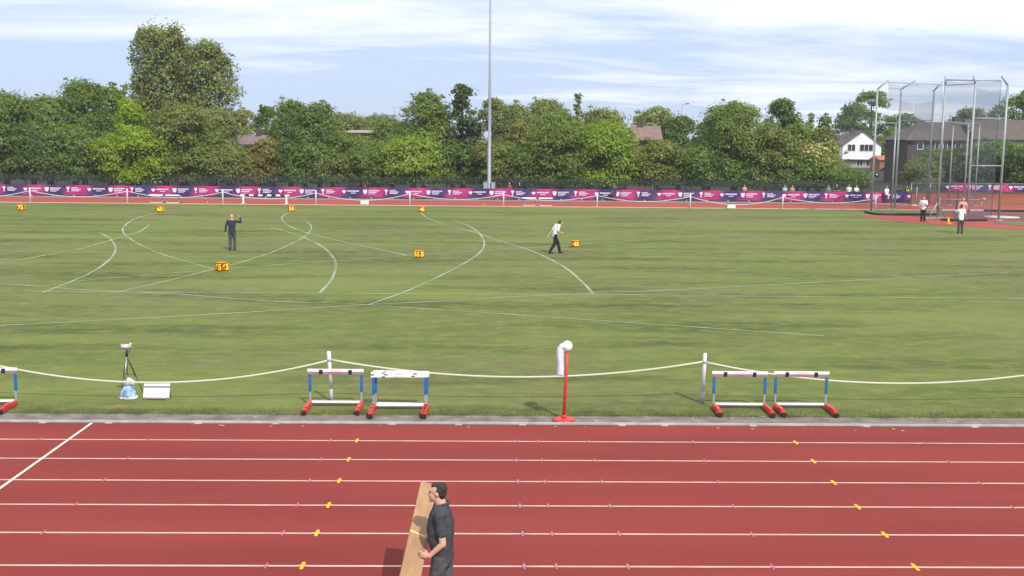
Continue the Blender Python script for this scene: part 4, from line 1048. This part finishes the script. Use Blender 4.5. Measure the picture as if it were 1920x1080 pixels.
vehicle('parked_caravan', 'white roofed camper standing between the garage and the brown house', 'camper', (q.x, q.y, 0), R(20), mat('camper_white', (.66, .66, .66), .4, .05, 3),
        [(-1.2, .4), (1.2, .4), (1.25, 1.2), (1.1, 2.5), (-1.1, 2.5), (-1.25, 1.0)], 2.0, [(.9, 1.3), (.9, 1.9), (-.9, 1.9), (-.9, 1.3)], (0,), .32)

# ---------------------------------------------------------------- trees
def leaf_mat(name, c):
    m = bpy.data.materials.new(name); m.use_nodes = True; t = m.node_tree; t.nodes.clear()
    o = t.nodes.new('ShaderNodeOutputMaterial'); at_ = t.nodes.new('ShaderNodeAttribute'); at_.attribute_name = 'tint'
    mxn = t.nodes.new('ShaderNodeMix'); mxn.data_type = 'RGBA'; mxn.blend_type = 'MULTIPLY'; mxn.inputs[0].default_value = 1
    mxn.inputs[6].default_value = tuple(c)+(1,); t.links.new(at_.outputs['Color'], mxn.inputs[7])
    d = t.nodes.new('ShaderNodeBsdfDiffuse'); tl = t.nodes.new('ShaderNodeBsdfTranslucent'); ms = t.nodes.new('ShaderNodeMixShader'); ms.inputs[0].default_value = .5
    t.links.new(mxn.outputs[2], d.inputs[0]); t.links.new(mxn.outputs[2], tl.inputs[0]); t.links.new(d.outputs[0], ms.inputs[1]); t.links.new(tl.outputs[0], ms.inputs[2])
    gl = t.nodes.new('ShaderNodeBsdfGlossy'); gl.inputs['Roughness'].default_value = .5; m2 = t.nodes.new('ShaderNodeMixShader'); m2.inputs[0].default_value = .03
    t.links.new(ms.outputs[0], m2.inputs[1]); t.links.new(gl.outputs[0], m2.inputs[2]); t.links.new(m2.outputs[0], o.inputs[0]); return m
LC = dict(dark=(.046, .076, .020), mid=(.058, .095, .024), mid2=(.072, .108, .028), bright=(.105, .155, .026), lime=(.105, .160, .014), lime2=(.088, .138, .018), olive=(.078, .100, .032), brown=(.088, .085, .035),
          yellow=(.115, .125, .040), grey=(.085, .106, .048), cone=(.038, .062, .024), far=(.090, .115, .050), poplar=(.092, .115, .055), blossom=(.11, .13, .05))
LM = {k: leaf_mat('leaves_'+k, (v[0]*2.65, v[1]*2.5, v[2]*1.5)) for k, v in LC.items()}
M_bark = mat('bark', (.09, .07, .05), .9, .3, 4, bump=.5, bscale=12)
rng = np.random.default_rng(11)
def leaves(name, pts, nrm, size, tint, m, parent):
    n = len(pts); r = rng.normal(size=(n, 3)); nr = nrm*1.0+rng.normal(size=(n, 3))*.42+np.array([0, 0, .25]); nr /= np.linalg.norm(nr, axis=1)[:, None]+1e-9
    u = np.cross(nr, r); u /= np.linalg.norm(u, axis=1)[:, None]+1e-9; v = np.cross(nr, u)
    su = (size*rng.uniform(.6, 1.25, n))[:, None]; sv = su*rng.uniform(.5, .9, n)[:, None]
    V = np.stack([pts-u*su, pts-v*sv*.9+u*su*.1, pts+u*su, pts+v*sv], 1).reshape(-1, 3)
    me = bpy.data.meshes.new(name); me.vertices.add(4*n); me.vertices.foreach_set('co', V.ravel().astype(np.float32))
    me.loops.add(4*n); me.loops.foreach_set('vertex_index', np.arange(4*n, dtype=np.int32)); me.polygons.add(n)
    me.polygons.foreach_set('loop_start', np.arange(0, 4*n, 4, dtype=np.int32))
    me.update(calc_edges=True); me.validate()
    at_ = me.color_attributes.new('tint', 'FLOAT_COLOR', 'POINT'); tc = np.ones((4*n, 4), np.float32); tc[:, :3] = np.repeat(tint, 4, 0); at_.data.foreach_set('color', tc.ravel())
    me.materials.append(m); o = bpy.data.objects.new(name, me); COL.objects.link(o); o.parent = parent; return o
def tree(px, pyt, wpx, Y, col, label, kind='round', dens=1.0, low=.0, group='trees beyond the far fence', lsz=None, name='tree', cat='tree', lobes=None):
    zt = atY(px, pyt, Y).z; X = xof(px, Y, zt*.6); w = wpx/F_PX*Y/2*(1.32 if kind == 'round' and dens > .5 else 1.12); h = zt
    t = thing(name, label, cat, (X, Y, 0), 0, group)
    z0 = low*h
    if z0 == 0: z0 = .85 if Y < 113 else .3
    ch = h-z0; cz = z0+ch/2
    L = []
    nl = lobes or int(30+w*7)
    dz_ = min(w, 4.0)
    for k in range(nl):
        s = (k+rng.uniform(0, 1))/nl; z = z0+ch*s
        if kind == 'poplar': a_ = rng.uniform(0, 2*math.pi)
        if kind == 'cone': rad = w*(1-s)**.8+.25; lr = max(.35, w*.34*(1-s*.7))
        elif kind == 'poplar': rad = w*(.66+.30*math.sin(math.pi*min(1, s)**.8))*(1+.34*mnoise.noise(Vector((s*5.5, math.cos(a_)*1.3, 4.2)))); lr = w*rng.uniform(.16, .36)
        else: rad = w*(1-max(0, 2*s-1)**2.4*.85)*(1 if s > .5 else .82+.36*s); lr = w*.36
        lr = min(lr, 1.35)*rng.uniform(.55, 1.3)
        if kind != 'poplar': a_ = rng.uniform(0, 2*math.pi)
        rr = max(0, rad-lr*.8)*math.sqrt(rng.uniform(.25, 1)); zc = min(z, h-lr*.75)
        if kind == 'poplar': zc = min(zc, h-lr*.8-1.1*max(0, mnoise.noise(Vector((math.cos(a_)*rr*1.4, 7, 1)))+.15))
        L.append((rr*math.cos(a_), rr*math.sin(a_)*dz_/w if w > 4 else rr*math.sin(a_), max(zc, z0+lr*.4), lr))
    L.append((0, 0, h-min(w*.25, 1.0), min(w*.3, 1.0)))
    # ragged sprigs breaking the outline
    for k in range(int(16+w*5)):
        b_ = L[int(rng.integers(nl))]; v_ = rng.normal(size=3); v_[2] = abs(v_[2])*.9+.1; v_ /= np.linalg.norm(v_)
        e_ = b_[3]*rng.uniform(.85, 1.35); q_ = (b_[0]+v_[0]*e_*1.1, b_[1]+v_[1]*e_, b_[2]+v_[2]*e_*.95)
        if q_[2] < h+.35: L.append((q_[0], q_[1], q_[2], rng.uniform(.16, .38)))
    L = np.array(L); ls = lsz or .16
    area = (L[:, 3]**2*4*math.pi); cnt = np.maximum(20, (area*dens*(2.0/(ls*ls*2.2))*.40)).astype(int)
    idx = np.repeat(np.arange(len(L)), cnt); n = len(idx)
    d = rng.normal(size=(n, 3)); d /= np.linalg.norm(d, axis=1)[:, None]; d[:, 2] = np.where(d[:, 2] < -.3, -d[:, 2], d[:, 2])
    rr = L[idx, 3]*(rng.uniform(.25, 1, n)**.45)*(1+.34*np.sin(d[:, 0]*6+idx)*np.sin(d[:, 2]*7+d[:, 1]*4+idx*2.1)+ rng.normal(size=n)*.13)
    sc = np.array([1.15, 1.15, .82]) if kind != 'poplar' else np.array([.85, .85, 1.35])
    P = L[idx, :3]+d*rr[:, None]*sc
    P[:, 2] = np.maximum(P[:, 2], .1)
    lt = rng.uniform(.82, 1.18, len(L)); tint = (lt[idx]*rng.uniform(.88, 1.14, n))[:, None]*np.ones(3); tint = tint*np.stack([rng.uniform(.9, 1.15, n), np.ones(n), rng.uniform(.7, 1.2, n)], 1)
    if col == 'blossom':
        wh = rng.uniform(size=n) < .22*(np.sin(idx*1.7) > -.2); tint[wh] = np.array([3.0, 2.5, 5.0])
    if col == 'olive' or col == 'brown':
        wh = rng.uniform(size=n) < .015; tint[wh] = np.array([2.6, 2.4, 3.2])
    leaves('crown', P, d, ls, tint, LM[col], t)
    # trunk and limbs
    tr = MB(); rt_ = max(.10, w*.06); tr.tube([(0, 0, 0), (rng.uniform(-.1, .1), 0, h*.3), (rng.uniform(-.2, .2), 0, h*.62), (0, 0, h*.9)], [rt_*1.5, rt_, rt_*.6, rt_*.15], 8)
    br = tr
    for k in range(8):
        q_ = L[int(rng.integers(len(L)))]; z1 = max(h*.12, min(q_[2]*.7, h*.7)); br.tube([(0, 0, z1), (q_[0]*.5, q_[1]*.5, (z1+q_[2])/2+.1), (q_[0], q_[1], q_[2])], [rt_*.5, rt_*.3, rt_*.1], 5)
    br.build('trunk', M_bark, t)
    return t
T = [
 (8, 178, 115, 108, 'mid', 'round green tree at the left edge of the picture'),
 (92, 184, 120, 111, 'mid2', 'broad green tree second from the left edge'),
 (155, 153, 100, 113, 'mid', 'tall bushy green tree left of the yellow green one'),
 (205, 163, 80, 116, 'mid2', 'tree top behind, between the bushy tree and the yellow green tree'),
 (-20, 235, 120, 105, 'dark', 'low dark tree cut by the left edge behind the fence'),
 (62, 245, 110, 104.6, 'dark', 'low dark bush tree near the left edge under the taller trees'),
 (140, 240, 110, 104.4, 'mid', 'low green tree directly left of the yellow green foliage'),
 (204, 275, 70, 104, 'dark', 'small dark tree tucked at the left foot of the yellow green one'),
 (245, 192, 62, 107, 'lime', 'upper bright yellow green tree before the tall poplar'),
 (258, 243, 120, 104.2, 'lime', 'lower bright yellow green tree spreading above the banner'),
 (400, 205, 90, 112, 'poplar', 'olive green tree below the airy tree right of the poplar'),
 (340, 200, 120, 107, 'olive', 'olive green tree at the foot of the tall poplar'),
 (350, 255, 110, 104.4, 'mid', 'low green tree right of the yellow green foliage'),
 (430, 235, 70, 118, 'mid', 'green tree left of the mauve grey roof'),
 (456, 206, 66, 135, 'yellow', 'distant pale yellow tree left of the mauve grey roof'),
 (428, 275, 100, 104, 'olive', 'low olive bush below the mauve grey roof'),
 (500, 200, 58, 122, 'dark', 'distant dark tree right of the mauve grey roof'),
 (512, 262, 80, 104.6, 'brown', 'brownish bush right of the mauve grey roof'),
 (462, 290, 80, 103.6, 'brown', 'low brownish bush just above the long striped barrier'),
 (545, 190, 90, 110, 'mid', 'green tree with feathery top left of the wide gap'),
 (598, 196, 90, 108, 'mid', 'dark green tree with spiky top beside the feathery one'),
 (570, 265, 110, 104, 'mid', 'low green tree under the spiky topped pair'),
 (645, 216, 120, 140, 'far', 'distant hazy tree in the low part of the treeline'),
 (705, 218, 110, 145, 'far', 'distant hazy tree above the pale roof'),
 (676, 257, 90, 110, 'mid2', 'green tree in front of the pale roofed bungalow'),
 (625, 290, 90, 103.8, 'olive', 'low olive bush left of the small dark gap'),
 (690, 278, 80, 104, 'mid', 'low green bush below the pale roofed bungalow'),
 (735, 225, 70, 114, 'mid2', 'green tree on the left shoulder of the tall rounded one'),
 (795, 174, 100, 110, 'mid2', 'tall rounded green tree left of the dark conifer'),
 (775, 262, 110, 104, 'bright', 'low sunlit green tree below the tall rounded one'),
 (848, 272, 80, 104.4, 'mid', 'low green tree beneath the dark conifer'),
 (925, 185, 70, 116, 'olive', 'tree with narrow top just behind the mast'),
 (965, 197, 70, 114, 'grey', 'grey green tree right of the mast'),
 (920, 270, 90, 104, 'olive', 'low olive tree crossed by the mast'),
 (1022, 188, 100, 122, 'far', 'broad pale green tree right of the mast in the back row'),
 (975, 230, 52, 109, 'yellow', 'small yellowish tree in the middle of the treeline'),
 (985, 278, 90, 103.8, 'mid', 'low green tree below the small yellowish one'),
 (1050, 213, 105, 106.5, 'mid2', 'rounded green tree left of the big lime coloured one'),
 (1060, 280, 100, 103.6, 'mid', 'low green bush below the rounded green tree'),
 (1125, 206, 100, 124, 'far', 'distant pale tree behind the big lime coloured one'),
 (1137, 233, 112, 105, 'lime2', 'big lime coloured tree right of the centre'),
 (1105, 290, 70, 103.4, 'bright', 'low bright bush at the left foot of the big lime coloured tree'),
 (1233, 205, 90, 150, 'far', 'distant domed tree behind the brick house with reddish roof'),
 (1274, 220, 84, 119, 'dark', 'dark green tree right of the reddish roof'),
 (1236, 266, 90, 104, 'olive', 'low olive tree right of the big lime coloured one'),
 (1330, 232, 60, 113, 'mid', 'green tree between the dark one and the large round one'),
 (1380, 194, 130, 108, 'mid2', 'large round green tree left of the dark clump in the right half'),
 (1320, 275, 90, 104.4, 'mid', 'low green tree at the left foot of the large round one'),
 (1395, 275, 110, 104, 'mid', 'low green tree under the large round one'),
 (1465, 187, 72, 122, 'dark', 'dark clump of foliage behind the large round tree'),
 (1440, 235, 80, 106, 'olive', 'olive green tree right of the large round one'),
 (1497, 235, 70, 108, 'mid2', 'light green tree left of the blossoming one'),
 (1540, 240, 50, 107, 'olive', 'olive tree right of the blossoming one, left of the white house'),
 (1517, 262, 90, 104.6, 'blossom', 'blossoming shrub tree with whitish flowers left of the white house'),
 (1470, 290, 100, 103.8, 'mid', 'low green tree between the large round tree and the blossoms'),
 (1535, 305, 105, 103.8, 'mid', 'low spreading green tree just left of the white house'),
 (1590, 325, 70, 104.6, 'mid', 'low green bush below the white house'),
 (1546, 218, 40, 160, 'dark', 'distant dark tree left of the big one behind the white house'),
 (1592, 200, 60, 232, 'dark', 'dark tree mass on the left behind the white house'),
 (1632, 172, 100, 238, 'mid', 'big tall tree rising behind the white house'),
 (1695, 215, 70, 236, 'mid', 'tree behind between the white house and the brown roof'),
 (1672, 240, 60, 232, 'mid2', 'lower tree directly right of the white house'),
 (1690, 296, 22, 172, 'dark', 'small round shrub between the parked car and the van'),
 (1765, 283, 90, 118, 'mid', 'hedge tree in front of the brown roofed house'),
 (1810, 280, 90, 116, 'dark', 'dark hedge tree behind the middle of the cage'),
 (1870, 268, 90, 114, 'mid', 'hedge tree in front of the cream walled house'),
 (1925, 282, 80, 112, 'dark', 'dark hedge tree cut by the right edge'),
 (1728, 300, 60, 112, 'olive', 'brownish olive bush left of the hedge by the cage'),
 (1822, 204, 100, 190, 'grey', 'thin topped distant tree above the brown roofs'),
 (1915, 176, 110, 180, 'mid', 'tall distant tree at the right edge above the cream house'),
]
for r_ in T:
    px, pyt, w_, Y, c, lb = r_
    if 105.9 < Y < 114: Y -= 1.6
    elif Y < 105.5 and not c.startswith('lime'): Y += 1.6
    tree(px, pyt, w_, Y, c, lb, lsz=.115 if Y < 115 else (.14 if Y < 150 else .22))
tree(868, 158, 118, 108, 'cone', 'dark conifer with layered branches just left of the mast', 'cone', 1.5, lobes=70)
tree(1082, 178, 36, 120, 'grey', 'thin sparse tree top above the middle of the treeline', 'cone', .7)
tree(1518, 212, 26, 125, 'grey', 'thin sparse dark tree poking above the light green one', 'cone', .6)
tree(306, 57, 122, 117, 'poplar', 'very tall upright poplar, the highest tree of all', 'poplar', .74, .12, lobes=250)
tree(392, 80, 112, 116, 'grey', 'airy tall tree leaning right beside the poplar', 'round', .46, .22, lobes=120)
tree(236, 158, 34, 120, 'grey', 'slim grey green tree top left of the tall poplar', 'cone', .6)


# ---------------------------------------------------------------- thin summer haze
hz = MB().box((0, 900, 12), (3060, 2660, 26)).build('haze', bpy.data.materials.new('haze_air')); tag(hz, 'thin pale summer haze over the whole field', 'haze', kind='stuff')
m = hz.data.materials[0]; m.use_nodes = True; n_ = m.node_tree; n_.nodes.clear()
o_ = n_.nodes.new('ShaderNodeOutputMaterial'); pv = n_.nodes.new('ShaderNodeVolumePrincipled')
pv.inputs['Color'].default_value = (.86, .92, 1, 1); pv.inputs['Density'].default_value = .0003; pv.inputs['Anisotropy'].default_value = 0
n_.links.new(pv.outputs[0], o_.inputs['Volume'])
